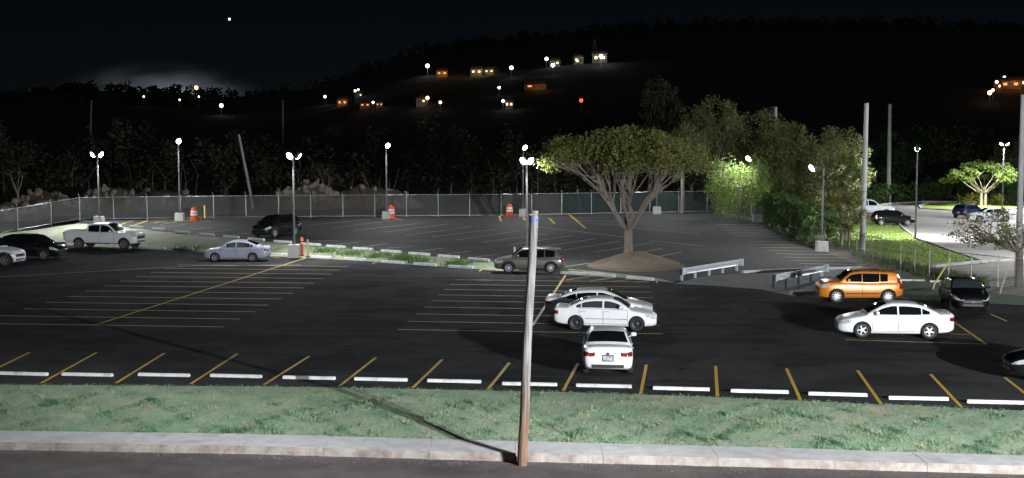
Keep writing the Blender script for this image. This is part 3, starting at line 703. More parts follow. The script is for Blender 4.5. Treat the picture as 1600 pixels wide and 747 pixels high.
S_SOUL = tall(4.14, 1.80, 1.63, 2.57, .82, rad=.35, hood=1.10, belt=1.07, rear=.07, k=.24, rails=(-1.2, .3), rim='multi', pillar_light=True, mold=(.46, .055), wins=[(-.01, .77), (-.88, -.04), (-1.30, -.92)], top=[(-2.07, .93), (-2.02, 1.04), (-1.91, 1.10), (-1.3, 1.10), (-.5, 1.06), (.95, 1.09), (1.4, 1.085), (1.8, 1.04), (1.98, .96), (2.07, .84)], roof=[(-1.98, 1.09), (-1.86, 1.38), (-1.68, 1.53), (-1.2, 1.575), (-.1, 1.60), (.38, 1.565), (1.08, 1.10)], ws=(.42, 1.03), lt=.0, taill=(.20, 1.0, 1.0, .9), plan=[(-2.07, .86), (-2.03, .92), (-1.93, .96), (-1.6, .99), (-.8, 1), (.8, 1), (1.35, .99), (1.72, .95), (1.95, .87), (2.07, .76)])
S_SOUL['taill'] = (.20, .74, 1.03, .60); S_SOUL['headl'] = (.46, .10, .74, .90)
S_KICK = tall(4.30, 1.77, 1.59, 2.62, .86, rad=.34, hood=1.0, belt=1.0, rear=.15, k=.36, cladding=True, spoiler=True, rim='multi')
S_SUV = tall(4.69, 1.84, 1.73, 2.70, .95, rad=.36, hood=1.08, belt=1.08, rear=.18, k=.34, rails=(-1.4, .2), cladding=True, rim='spoke')
S_HAT = tall(4.1, 1.74, 1.50, 2.55, .82, rad=.32, hood=.98, belt=.98, rear=.12, k=.38, rim='spoke')
S_JEEP = tall(4.4, 1.88, 1.84, 2.95, .62, rad=.40, hood=1.16, belt=1.14, rear=.06, k=.14, rim='spoke', cladding=True,
    roof=[(-2.14, 1.14), (-2.10, 1.5), (-2.04, 1.76), (-1.6, 1.82), (-.1, 1.83), (.32, 1.78), (.78, 1.17)], ws=(.34, .74), wins=[(-.1, .45), (-1.0, -.17), (-1.98, -1.08)], gap=.09)
f_ = 5.9 / 2
S_PICK = dict(L=5.9, W=2.03, H=1.96, wb=3.69, fo=.95, rad=.42, k=.30, gap=.07,
    plan=[(-f_, .93), (-f_ + .05, .96), (-f_ + .3, .985), (-1, .99), (1, 1), (f_ - .6, .99), (f_ - .25, .95), (f_ - .08, .88), (f_, .80)],
    top=[(-f_, 1.36), (-f_ + .06, 1.40), (-1.1, 1.40), (-.9, 1.36), (0, 1.33), (1.2, 1.32), (f_ - .9, 1.30), (f_ - .4, 1.24), (f_ - .1, 1.17), (f_, 1.08)],
    bot=[(-f_, .62), (-f_ + .3, .50), (-1.2, .42), (1.2, .40), (f_ - .5, .42), (f_ - .1, .46), (f_, .50)],
    roof=[(-1.12, 1.36), (-1.06, 1.68), (-.95, 1.86), (-.5, 1.93), (.1, 1.945), (.5, 1.90), (1.36, 1.335)], ws=(.52, 1.31), rg=(-1.1, -1.0), wins=[(.08, 1.08), (-.90, .0)], doors=[(.03, 1.18), (-.98, .01)],
    headl=(.34, .10, .98, 1.12), hyin=.62, taill=(.10, 1.02, 1.30, .80), bed=(-f_ + .09, -1.2, .80, .95), grille=(.78, 1.02, .82), blacksill=True, pz=.66, hdl=.12, sill=.08)
S_PICK2 = dict(S_PICK)
mid = lambda a, b: (at(*a) + at(*b)) / 2
A65 = R(-6.5)
p = at(949.5, 590); make_car('parked_car', 'white sedan seen from behind, nearest the grass verge', S_COR, P_WHITE, Vector((p.x, p.y, 0)) + rot(R(86)) @ Vector((S_COR['L'] / 2 - .12, 0, 0)) + Z, R(86))
p = mid((899, 515.5), (995, 518)); c0 = put(S_CIV, p, R(-8), -1) + Z
make_car('parked_car', 'older white sedan with dark steel wheels, facing right', S_CIV, P_WHITE, c0, R(-8), glass=M_GLASS2)
make_car('parked_car', 'pearl white sedan half hidden behind the older white sedan', S_CAM, P_WHITE2, c0 + rot(R(-7)) @ Vector((-.42, 2.75, 0)), R(-7))
p = mid((1346, 527.5), (1453, 530.5)); make_car('parked_car', 'white sedan with alloy wheels facing left, in front of the orange car', S_COR, P_WHITE, put(S_COR, p, R(180 - 7), 1) + Z, R(180 - 7))
p = mid((1305, 474.5), (1389, 473)); make_car('parked_car', 'boxy orange hatchback with black roof rails', S_SOUL, P_ORANGE, put(S_SOUL, p, R(180 - 3), 1) + Z, R(180 - 3))
p = at(1520, 489); a = R(-99); make_car('parked_car', 'black sedan facing the camera, right of the orange car', S_BLK, P_BLACK, p - rot(a) @ Vector((S_BLK['L'] / 2, 0, 0)) + Z, a, glass=M_GLASS2)
p = at(1584, 598); a = R(180 - 6); make_car('parked_car', 'black sedan cut off by the right edge, only its nose showing', S_BLK, P_BLACK, p - rot(a) @ Vector((S_BLK['L'] / 2, .85, 0)) + Z, a)
p = mid((793, 427.5), (862, 427)); make_car('parked_car', 'grey crossover partly behind the wooden pole, facing left', S_KICK, P_GREY, put(S_KICK, p, R(180), 1) + Z, R(180))
p = mid((335, 409), (396, 409)); make_car('parked_car', 'silver blue sedan facing left in front of the bank', S_ACC, P_SILVER, put(S_ACC, p, R(181), 1) + Z, R(181))
p = mid((120, 389), (197, 390)); make_car('pickup_truck', 'white crew cab pickup truck facing right beside the bank', S_PICK, P_WHITE, put(S_PICK, p, R(-9), -1) + Z, R(-9), 'pickup truck')
p = at(68, 406.5); a = R(-12); make_car('parked_car', 'black sport utility vehicle behind the white one at the left edge', S_SUV, P_BLACK, p - rot(a) @ Vector((S_SUV['L'] / 2 - S_SUV['fo'], -.88, 0)) + Z, a, 'car')
p = at(7, 416.5); a = R(-10); make_car('parked_car', 'white boxy off-roader cut off by the left edge', S_JEEP, P_WHITE2, p - rot(a) @ Vector((S_JEEP['L'] / 2 - S_JEEP['fo'], -.88, 0)) + Z, a, 'car')
p = (up(426, 372.5) + up(465, 367.5)) / 2; a = R(-116); make_car('parked_car', 'black crossover standing alone on the upper lot', S_SUV, P_CHAR, put(S_SUV, p, a, 1) + Z, a, 'car').rotation_euler = (math.asin(SL) * .6, 0, a)
p = mid((1377, 352.5), (1418, 353)); make_car('parked_car', 'black hatchback on the access road, right of the concrete pole', S_HAT, P_BLACK, put(S_HAT, p, R(-3), -1) + Z, R(-3))
p = at(1362, 340); make_car('pickup_truck', 'white pickup truck half hidden behind the concrete pole and black hatchback', S_PICK2, P_WHITE, p + Vector((-.2, 1.5, 0)) + Z, R(-4), 'pickup truck')
p = at(1511, 341); make_car('parked_car', 'dark blue hatchback on the access road seen from its rear corner', S_HAT, P_BLUE, p + Vector((.6, 1.2, 0)) + Z, R(38))
p = at(1552, 347); make_car('parked_car', 'white sedan on the access road in front of the blue hatchback', S_COR, P_WHITE, p + Vector((0, .8, 0)) + Z, R(176))
# ------------------------------------------------------------------ lamp posts
M_POLE = mat('dark_bronze_pole', (0.10, 0.10, 0.10), rough=0.45, metal=0.3)
M_GALV = mat('galvanised_steel', (0.48, 0.49, 0.50), (0.36, 0.37, 0.38), 0.45, 0.55, scale=5, coords='obj')
M_LENS = mat('lit_lens', (1, 1, 1), emit=(0.95, 0.98, 1.0), estr=26.0)
M_BLOCK = mat('lamp_base_concrete', (0.42, 0.42, 0.42), (0.52, 0.52, 0.51), .9, scale=3)
def oriented(mb, c, s, u, n, sz, mi=0):
    P = []
    for a in (-.5, .5):
        for b in (-.5, .5):
            for d in (-.5, .5): P.append(Vector(c) + s * (a * sz[0]) + u * (b * sz[1]) + n * (d * sz[2]))
    mb.add(P, [(0, 1, 3, 2), (4, 6, 7, 5), (0, 4, 5, 1), (2, 3, 7, 6), (1, 5, 7, 3), (0, 2, 6, 4)], mi)
def lamp(label, base, H, heads, power=4500, tilt=52, block=(.8, .8, .7), group='lamp posts', col_=(0.93, 0.97, 1.0), cone=165, soft=.25, arm=.36, name='lamp_post', aim=None, blend=.55):
    T = thing(name, label, 'lamp post', base, 0, group)
    z0 = 0
    if block:
        b = MB(); b.box((0, 0, block[2] / 2 - .1), (block[0], block[1], block[2] + .2), taper=.92); b.build('base', M_BLOCK, T); z0 = block[2]
    p = MB(); p.tube([(0, 0, z0 - .02), (0, 0, H * .5), (0, 0, H)], [.085, .075, .06], 10); p.box((0, 0, z0 + .015), (.32, .32, .03)); p.build('pole', M_POLE, T, 50)
    for hi_n, az in enumerate(heads):
        a = R(az); d = Vector((math.cos(a), math.sin(a), 0)); t = R(tilt)
        n = d * math.sin(t) - Vector((0, 0, math.cos(t))); s = Vector((-d.y, d.x, 0)); u = n.cross(s)
        c = Vector((0, 0, H)) + d * arm + Vector((0, 0, .05))
        m_ = MB(); m_.tube([(0, 0, H - .12), tuple(Vector((0, 0, H)) + d * arm * .5 + Vector((0, 0, .0))), tuple(c - n * .06)], .03, 6); m_.build('arm', M_POLE, T)
        h = MB(); oriented(h, c, s, u, n, (.36, .52, .09)); oriented(h, c - n * .07, s, u, n, (.26, .34, .07))
        hd = h.build('lamp_head', M_POLE, T)
        l = MB(); rows = []
        for th in np.linspace(0, math.pi, 7): rows.append([c + n * (.04 + .17 * math.sin(th) * math.sin(ph)) + s * (.21 * math.cos(th)) + u * (.28 * math.sin(th) * math.cos(ph)) for ph in np.linspace(0, math.pi, 7)])
        l.grid(rows); l.build('lens', M_LENS, hd, 80)
        if power:
            ld = bpy.data.lights.new('lamp_light', 'SPOT'); ld.energy = power if not hasattr(power, '__len__') else power[hi_n]; ld.color = col_; ld.spot_size = R(cone); ld.spot_blend = blend; ld.shadow_soft_size = soft
            lo = bpy.data.objects.new('lamp_light', ld); col.objects.link(lo); lo.parent = T; lo.location = c + n * .26
            n2 = (d * math.sin(R(min(tilt, 40))) - Vector((0, 0, math.cos(R(min(tilt, 40)))))) if aim is None else (Vector(aim[hi_n]) - Vector(base) - c).normalized()
            lo.rotation_euler = (-n2).to_track_quat('Z', 'Y').to_euler()
    return T
def hz(px, py, base): return atY(px, py, base.y).z - base.z
b = up(155, 350); lamp('twin headed lamp post above the white pickup truck', b, hz(155, 242, b), (-150, -25), 4200)
b = up(281, 344.5); lamp('tall single headed lamp post beside the leftmost orange barrel', b, hz(281, 221, b), (-70,), 2300)
b = at(460, 397.5, .35); lamp('twin headed lamp post on the bank behind the silver blue sedan', b, hz(461, 244, b), (-115, 40), 3600)
b = up(604, 342); lamp('lamp post by the fence beside the middle orange barrel', b, hz(607, 228, b), (-60,), 2300)
b = up(817, 338); lamp('farther of the two lamp posts lined up with the near wooden pole', b, hz(822, 231, b), (-60,), 2300)
b = at(823, 413, .2); lamp('nearer lamp post on the bank, lined up with the near wooden pole', b, hz(824, 252, b), (-125, -55), 2200, block=(.7, .7, .4))
b = up(1026, 334); lamp('lamp post whose light shines through the crown of the lone tree', b, hz(1029, 233, b), (-75,), 2300)
b = up(1183, 346.5); lamp('lamp post hidden in the lit drooping tree', b, hz(1186, 248, b), (-160, 150), 1500, arm=.9)
b = up(1284, 392); lamp('lamp post in front of the clipped hedge', b, hz(1286, 263, b), (-165,), 2300, arm=.85)
b = at(1430, 373, .03); lamp('tall lamp post at the kerb of the access road', b, hz(1433, 233, b), (75,), 13000, block=None, tilt=48)
b = at(1566, 325.5, .05); lamp('twin headed lamp post above the spreading lit tree', b, hz(1568, 225, b), (-165, -15), 15000, block=None, tilt=35, cone=176)
lamp('added lamp post out of view beyond the right edge, level with the lawn', Vector((43, 84, 0)), 8.5, (165,), 13000, block=None)  # added out of view to brighten the lawn, open fence and right-hand trees
# lamp posts of the same street, out of the picture to the right and beside the photographer (the last two throw the long shadows)
lamp('added lamp post out of view beyond the right edge, on the access road', Vector((62, 128, 0)), 9, (200,), 26000, block=None)  # added out of view to brighten the access road
lamp('lamp post beside the photographer, to the right, out of the picture', Vector((27, 3, -.6)), 8.7, (115,), 180000, block=None, cone=104, soft=.10, blend=.6, aim=[(22, 56, 0)])
lamp('tall floodlight mast beside the street, high to the right, out of the picture', Vector((23, 6.5, -.7)), 23.0, (140, 120, 100), (80000, 56000, 22000), block=None, cone=26, soft=.25, blend=.7, aim=[(-14, 32, -.3), (-2, 30.5, -.3), (9, 29, -.3)])

# ------------------------------------------------------------------ fences
M_SCRIM = seethrough('grey_chain_link', (0.10, 0.105, 0.10), .44)
M_SCRIMG = seethrough('green_windscreen', (0.022, 0.036, 0.034), .74)
M_LINK = seethrough('open_chain_link', (0.20, 0.22, 0.18), .22)
def fence(label, pts, H, mats, spacing=3.05, arm=True, rail_r=.035, post_r=.04, bottom=True):
    pts = [Vector(p) for p in pts]; T = thing('chain_link_fence', label, 'fence', pts[0])
    seg = [0]
    for i in range(1, len(pts)): seg.append(seg[-1] + (pts[i] - pts[i - 1]).length)
    n = max(1, round(seg[-1] / spacing)); P = []
    for k in range(n + 1):
        s = seg[-1] * k / n; i = min(len(pts) - 2, int(np.searchsorted(seg, s, 'right')) - 1); i = max(i, 0)
        P.append(pts[i].lerp(pts[i + 1], (s - seg[i]) / max(1e-6, seg[i + 1] - seg[i])) - pts[0])
    mb = MB(); mb.tube([(0, 0, -.2), (0, 0, H)], post_r, 8)
    if arm: mb.tube([(0, 0, H - .02), (-.05, -.12, H + .32)], .022, 5)
    pm = mb.mesh('post', M_GALV, 50)
    for k, p in enumerate(P):
        thick = 1.0 if random.random() > .12 else 1.25
        link('post', pm, T, p, (R(random.uniform(-.8, .8)), R(random.uniform(-.8, .8)), 0), (thick, thick, random.uniform(.99, 1.03)))
        if k < len(P) - 1:
            q = P[k + 1]; d = q - p
            r = MB(); r.tube([p + Vector((0, 0, H - .03)), q + Vector((0, 0, H - .03))], rail_r, 6, cap=False)
            r.build('rail', M_GALV, T, 50)
            if bottom: r = MB(); r.tube([p + Vector((0, 0, .08)), q + Vector((0, 0, .08))], rail_r * .7, 5, cap=False); r.build('bottom_rail', M_GALV, T, 50)
            m_ = mats if not callable(mats) else mats(p + pts[0])
            g = MB(); rows = []
            for t in np.linspace(0, 1, 4): rows.append([p + d * u + Vector((0, .012 + .03 * math.sin(math.pi * u) * math.sin(math.pi * t), .1 + (H - .16) * t)) for u in np.linspace(.012, .988, 5)])
            g.grid(rows); g.build('mesh_panel', m_, T, 60)
    return T
corner = up(125, 343.5)
fence('grey chain link fence along the back of the upper lot', [corner, up(345, 340.5), up(600, 338.5), up(800, 337), up(1000, 333), up(1105, 331)], 2.08, lambda p: M_SCRIMG if p.x > 4 else M_SCRIM)
fence('chain link fence stepping down the slope at the far left', [corner, at(100, 347, .85), at(52, 356, .42), at(0, 366, .0), at(-70, 372, -.05)], 2.08, M_SCRIM)
fence('dark screened fence running forward beside the hedge', [up(1105, 331), up(1150, 337), up(1196, 347), up(1216, 361)], 2.08, M_SCRIMG)
fence('open chain link fence below the lit lawn at right', [at(1316, 393), at(1361, 408), at(1402, 421), at(1450, 432), at(1500, 441), at(1560, 449), at(1660, 460)], 1.75, M_LINK, spacing=2.0, arm=False, rail_r=.022, post_r=.03)

# ------------------------------------------------------------------ poles
M_WOOD = mat('weathered_pole_wood', (0.40, 0.37, 0.35), (0.30, 0.27, 0.25), .9, scale=3, bump=.5, bscale=12, coords='obj')
M_WOODR = mat('reddish_pole_wood', (0.28, 0.15, 0.09), (0.20, 0.12, 0.08), .9, scale=3, bump=.5, bscale=12, coords='obj')
M_CPOLE = mat('concrete_pole', (0.40, 0.41, 0.40), (0.32, 0.33, 0.31), .9, scale=1.2, bump=.2, bscale=8)
def pole(name, label, base, top, r0, r1, m, n=10, cap=True):
    T = thing(name, label, 'pole', base); v = top - base
    mb = MB(); K = 6; mb.tube([v * (k / K) - (Vector((0, 0, .3)) if k == 0 else Vector()) for k in range(K + 1)], [r0 + (r1 - r0) * k / K for k in range(K + 1)], n); mb.build('shaft', m, T, 50)
    return T
b = at(815, 727, -.72); t = atY(834.5, 329, b.y + .25)
# the near pole: stained reddish below, grey above
T = thing('utility_pole', 'leaning bare wooden pole standing at the near kerb', 'pole', b); v = t - b
PT = []; PR = []
for k in range(15):
    f = k / 14; PT.append(v * f + Vector((.012 * math.sin(f * 9), 0, 0))); PR.append(.135 - .022 * f)
lo_, hi_ = MB(), MB()
lo_.tube([PT[0] - Vector((0, 0, .3))] + PT[1:5] , [PR[0]] + PR[1:5], 14); hi_.tube(PT[4:], PR[4:], 14)
mm = bpy.data.materials.new('pole_wood_stained'); mm.use_nodes = True; nt = mm.node_tree; Nn, Ll = nt.nodes, nt.links
g_ = Nn.new('ShaderNodeTexCoord'); sx = Nn.new('ShaderNodeSeparateXYZ'); Ll.new(g_.outputs['Object'], sx.inputs[0])
mp = Nn.new('ShaderNodeMapping'); mp.inputs['Scale'].default_value = (14, 14, .7); Ll.new(g_.outputs['Object'], mp.inputs[0])
ns = Nn.new('ShaderNodeTexNoise'); ns.inputs['Scale'].default_value = 1.2; ns.inputs['Detail'].default_value = 6; Ll.new(mp.outputs[0], ns.inputs['Vector'])
ad = Nn.new('ShaderNodeMath'); ad.operation = 'MULTIPLY_ADD'; Ll.new(ns.outputs['Fac'], ad.inputs[0]); ad.inputs[1].default_value = 1.6; Ll.new(sx.outputs['Z'], ad.inputs[2])
mr = Nn.new('ShaderNodeMapRange'); mr.inputs['From Min'].default_value = 2.0; mr.inputs['From Max'].default_value = 3.6; Ll.new(ad.outputs[0], mr.inputs['Value'])
mx1 = Nn.new('ShaderNodeMix'); mx1.data_type = 'RGBA'; mx1.inputs['A'].default_value = (.21, .12, .075, 1); mx1.inputs['B'].default_value = (.25, .235, .23, 1); Ll.new(mr.outputs[0], mx1.inputs['Factor'])
mr2 = Nn.new('ShaderNodeMapRange'); mr2.inputs['From Min'].default_value = .42; mr2.inputs['From Max'].default_value = .62; mr2.inputs['To Min'].default_value = .5; Ll.new(ns.outputs['Fac'], mr2.inputs['Value'])
mx2 = Nn.new('ShaderNodeMix'); mx2.data_type = 'RGBA'; mx2.blend_type = 'MULTIPLY'; mx2.inputs['Factor'].default_value = 1; Ll.new(mx1.outputs['Result'], mx2.inputs['A']); Ll.new(mr2.outputs[0], mx2.inputs['B'])
bs = Nn['Principled BSDF']; bs.inputs['Roughness'].default_value = .9; Ll.new(mx2.outputs['Result'], bs.inputs['Base Color'])
bpn = Nn.new('ShaderNodeBump'); bpn.inputs['Strength'].default_value = .6; bpn.inputs['Distance'].default_value = .03; Ll.new(ns.outputs['Fac'], bpn.inputs['Height']); Ll.new(bpn.outputs[0], bs.inputs['Normal'])
sh = MB(); sh.tube([PT[0] - Vector((0, 0, .3))] + PT[1:], [PR[0] * 1.04] + PR[1:], 16); sh.build('shaft', mm, T, 50)
bd = MB(); bd.tube([v * .958, v * .968], .128, 14); bd.build('blue_band', mat('blue_tape', (0.06, 0.10, 0.45), rough=.5), T, 50)
pl = MB(); pl.box(tuple(v * .985 + Vector((0, 0, 0))), (.225, .225, .05)); pl.build('pole_top', mm, T)
def cp(label, bx, by, tx, ty, r0, r1, z=0.0, name='concrete_pole', m=None):
    b = at(bx, by, z); return pole(name, label, b, atY(tx, ty, b.y), r0, r1, m or M_CPOLE)
cp('thick concrete utility pole left of the black hatchback', 1347, 391, 1354, 161, .24, .17)
cp('slimmer concrete utility pole in front of the far hedge', 1388, 316, 1390.5, 163, .34, .22)
b = Vector(((1212 - 800) / FPX * 150, 150, 0)); pole('concrete_pole', 'concrete pole rising out of the trees behind the drooping tree', b, atY(1212, 167, 150), .25, .18, M_CPOLE)
b = Vector((30.55, 75, 0)); pole('concrete_pole', 'large concrete pole cut by the right edge of the picture', b, atY(1599, 148, 75), .20, .15, M_CPOLE)
b = atY(396, 309, 130); b.z = 1.2; pole('leaning_pole', 'leaning bare pole behind the back fence', b, atY(373, 210, 130.5), .17, .13, M_CPOLE)
b = Vector((-118, 350, 5)); pole('far_pole', 'distant pale pole left of the smoke glow', b, atY(143, 157, 350), .35, .3, M_CPOLE)
b = Vector((-64, 350, 5)); pole('far_pole', 'distant pale pole right of the smoke glow', b, atY(442, 157, 350), .35, .3, M_CPOLE)
M_YPOST = mat('pale_yellow_guard', (0.50, 0.44, 0.18), rough=.6)
pole('guy_wire_guard', 'pale yellow slanted guy wire guard behind the black sedan', at(1455, 452), atY(1485, 405, at(1455, 452).y + 1.0), .05, .04, M_YPOST, 6)
pole('slanted_stake', 'slanted bare stake in front of the dark gate post at right', at(1562, 459), atY(1573, 424, at(1562, 459).y + .3), .04, .035, M_WOOD, 6)
pole('slanted_brace', 'pale slanted stick leaning by the lit drooping tree', up(1124, 336), atY(1141, 314, up(1124, 336).y), .06, .05, M_WOOD, 6)
pole('leaning_post', 'short leaning post behind the fence under the lone tree', atY(908, 331, 127), atY(902, 296, 127), .09, .07, M_CPOLE, 6)

# ------------------------------------------------------------------ barrels, posts, guard rails
M_ORA = mat('orange_plastic', (0.70, 0.10, 0.015), (0.6, 0.08, 0.01), .5, scale=3, coords='obj'); M_WREF = mat('white_reflective_band', (0.75, 0.72, 0.7), rough=.4)
def barrel(label, p, s=1.0):
    T = thing('traffic_barrel', label, 'traffic barrel', p, 0, 'orange traffic barrels'); T.scale = (s, s, s)
    m_ = MB(); m_.lathe([(.001, 1.06), (.22, 1.06), (.235, 1.0), (.24, .86), (.262, .84), (.268, .64), (.29, .62), (.296, .42), (.315, .40), (.32, .20), (.34, .18), (.345, .05), (.42, .04), (.42, 0)], 16); m_.build('body', M_ORA, T, 35)
    for z0, z1, r0, r1 in ((.66, .82, .272, .266), (.44, .60, .30, .294)):
        g = MB(); g.lathe([(r0, z0), (r1, z1)], 16); g.build('band', M_WREF, T, 60)
    h = MB(); h.box((0, 0, 1.10), (.16, .04, .08)); h.build('handle', M_ORA, T)
barrel('orange barrel with white bands beside the tall lamp base, leftmost of the barrels', up(303.5, 345), 1.12); barrel('orange barrel with white bands beside the middle lamp base', up(611.5, 342), 1.12); barrel('orange barrel standing by the fence left of the near wooden pole', up(796, 338.5), 1.10)
def bollard(label, p, h, m, r=.07, name='bollard', base=True):
    T = thing(name, label, 'post', p, 0, 'marker posts'); g = MB(); g.lathe([(r, 0), (r, h - .03), (r * .7, h), (.001, h)], 10); g.build('shaft', m, T, 40)
    if base: g = MB(); g.lathe([(.18, 0), (.18, .05), (.1, .08), (r, .09)], 12); g.build('foot', M_BLACKP, T, 40)
    return T
M_BYEL = mat('bollard_yellow', (0.62, 0.44, 0.06), rough=.5)
bollard('yellow bollard right of the leftmost orange barrel', up(320, 342), 1.25, M_BYEL, .08)
T = bollard('orange delineator post on the bank beside the lamp base', at(472, 400, .3), 1.3, M_ORA, .10, 'delineator_post')
for z0 in (.85, 1.08): g = MB(); g.lathe([(.102, z0), (.102, z0 + .09)], 10); g.build('band', M_WREF, T, 60)
bollard('slim yellow bollard beside the orange delineator post', at(481, 402, .25), 1.25, M_BYEL, .06)
bollard('short cream bollard behind the hood of the grey crossover', up(804, 404), .8, mat('cream_paint', (.6, .58, .42), rough=.6), .07)
bollard('slim pale post at the foot of the lit drooping tree', up(1173, 341), 1.0, M_BYEL, .06)
M_RAILW = mat('guard_rail_zinc', (0.62, 0.64, 0.68), (0.5, 0.52, 0.56), .4, .35, scale=3, coords='obj')
M_REFL = mat('dark_blue_end', (0.03, 0.04, 0.09), rough=.5)
def guard(label, posts, zb, a, b, off, capdark):
    a, b = Vector(a), Vector(b); d = (b - a); d.z = 0; d.normalize(); n = Vector((d.y, -d.x, 0))
    T = thing('guard_rail', label, 'guard rail', a)
    for p in posts:
        g = MB(); g.box((0, 0, .33), (.12, .12, .72), rz=math.atan2(d.y, d.x)); g.build('post', M_RAILW, T, loc=p - a)
        g = MB(); g.box(tuple(p - a + n * .12 + Vector((0, 0, .55))), (.14, .12, .3), rz=math.atan2(d.y, d.x)); g.build('spacer_block', M_RAILW, T)
    prof = [(.05, .40), (.0, .44), (0, .48), (.08, .52), (.08, .55), (.0, .585), (0, .615), (.08, .65), (.08, .68), (0, .72), (0, .745), (.05, .78)]
    g = MB(); rows = []
    for t in np.linspace(-.02, 1.02, 12): c = a.lerp(b, t) - a; rows.append([c + n * (off + y) + Vector((0, 0, z - .02)) for y, z in prof])
    g.grid(rows); o = g.build('beam', M_RAILW, T, 60); md = o.modifiers.new('thick', 'SOLIDIFY'); md.thickness = .012
    for e, (c, s) in enumerate(((a, -1), (b, 1))):
        g = MB(); g.box(tuple(c - a + d * s * .22 + n * off + Vector((0, 0, .55))), (.24, .18, .42), rz=math.atan2(d.y, d.x)); g.box(tuple(c - a + d * s * .348 + n * off + Vector((0, 0, .55))), (.012, .19, .40), rz=math.atan2(d.y, d.x), mi=1)
        g.build('end_terminal', [M_RAILW, M_REFL], T)
PB = [at(1065, 438, .02), up(1086, 434.5), up(1108, 430.5), up(1129, 427), up(1151, 423.5)]
guard('galvanised guard rail at the driveway, nearer the lone tree', PB, 0, PB[0], PB[-1], .20, False)
PB = [at(1209, 448.5, .02), at(1229, 445.5, .05), at(1248, 441.5, .1), up(1267, 437), up(1284, 433.5)]
guard('galvanised guard rail at the driveway, behind the front of the orange car', PB, 0, PB[0], PB[-1], .20, True)
# culvert headwall under the right guard rail
g = MB(); a_, b_ = at(1238, 461, 0), at(1292, 458, 0); d_ = (b_ - a_); g.box(tuple((a_ + b_) / 2 + Vector((0, .3, .03))), (d_.length, .3, .22), rz=math.atan2(d_.y, d_.x))
tag(g.build('culvert_headwall', M_CONC), 'low concrete headwall in front of the orange car', 'wall')

# ------------------------------------------------------------------ rubble behind the fence
M_ROCK = mat('pale_rubble', (0.34, 0.28, 0.24), (0.22, 0.18, 0.15), .95, scale=1.5, bump=.4, bscale=5, coords='obj')
rocks = []
for q in range(5):
    bm = bmesh.new(); bmesh.ops.create_icosphere(bm, subdivisions=1, radius=.5)
    for v_ in bm.verts: v_.co *= random.uniform(.65, 1.2); v_.co.z *= .75
    me = bpy.data.meshes.new('rock'); bm.to_mesh(me); bm.free(); me.materials.append(M_ROCK); rocks.append(me)
def pile(label, px, Y, wx, wy, h, nr, seed, z0=1.0):
    r_ = random.Random(seed); c = Vector(((px - 800) / FPX * Y, Y, z0)); T = thing('rubble_pile', label, 'rubble pile', c)
    hf = lambda x, y: h * max(0, 1 - (x / wx) ** 2 - (y / wy) ** 2) ** .7 * (1 + .25 * noise2(x * .9 + seed, y * .9)) - .05
    g = MB(); g.grid([[(x, y, hf(x, y)) for x in np.linspace(-wx, wx, 22)] for y in np.linspace(-wy, wy, 12)]); g.build('earth_mound', M_DIRT, T, 60)
    for i in range(nr):
        a = r_.uniform(0, 6.28); rr = math.sqrt(r_.random()) * .9; x, y = wx * rr * math.cos(a), -abs(wy * rr * math.sin(a)); s = r_.uniform(.35, 1.15)
        link('rock', rocks[i % 5], T, (x, y, hf(x, y) + s * .15), (r_.uniform(0, 3), r_.uniform(0, 3), r_.uniform(0, 3)), (s, s * r_.uniform(.7, 1.1), s * r_.uniform(.6, 1)))
pile('heap of earth and pale rubble behind the fence at the far left edge', 18, 126, 3.4, 3, 1.6, 22, 1, .5)
pile('wide heap of pale broken rubble behind the fence above the black vehicle', 72, 128, 3.6, 3, 2.3, 34, 2, .9)
pile('low heap of rubble behind the fence above the white pickup', 172, 130, 4.2, 3, 2.4, 26, 3, 1.1)
pile('tall heap of broken concrete behind the fence beside the twin headed lamp', 478, 131, 5.0, 3.2, 2.7, 46, 4, 1.1)
pile('long low earth heap behind the fence left of the middle barrel', 572, 134, 6.5, 3.2, 2.3, 16, 5, 1.1)
pile('scattered stones on a rise behind the fence near the tall lamp', 250, 136, 5.5, 4, 1.9, 14, 6, 1.1)
# ------------------------------------------------------------------ trees and plants
def leafmat(n, c, c2, trans=.3): return mat('leaves_' + n, c, c2, .6, scale=.9, trans=trans, spec=.3, coords='obj', lo=.4, hi=.6, c3=tuple(x * .6 for x in c), scale3=2.5, lo3=.5, hi3=.62)
M_BARK = mat('bark', (0.20, 0.165, 0.14), (0.13, 0.105, 0.085), .95, scale=4, bump=.6, bscale=14, coords='obj')
M_BARKL = mat('pale_bark', (0.34, 0.29, 0.22), (0.25, 0.21, 0.15), .95, scale=3, bump=.5, bscale=10, coords='obj')
L_DRY = leafmat('dry_green', (0.15, 0.19, 0.05), (0.21, 0.19, 0.06)); L_GRN = leafmat('green', (0.11, 0.14, 0.04), (0.16, 0.18, 0.06))
L_DARK = leafmat('dark_green', (0.03, 0.055, 0.02), (0.05, 0.08, 0.028)); L_LITE = leafmat('fresh_green', (0.14, 0.21, 0.045), (0.19, 0.24, 0.06))
L_FAR = leafmat('far_scrub', (0.06, 0.062, 0.042), (0.09, 0.088, 0.06)); L_OLIVE = leafmat('olive', (0.14, 0.17, 0.06), (0.19, 0.20, 0.08)); L_HEDGE = leafmat('hedge', (0.06, 0.12, 0.03), (0.09, 0.16, 0.045))
L_YEL = leafmat('yellow_shrub', (0.42, 0.38, 0.08), (0.30, 0.32, 0.06))
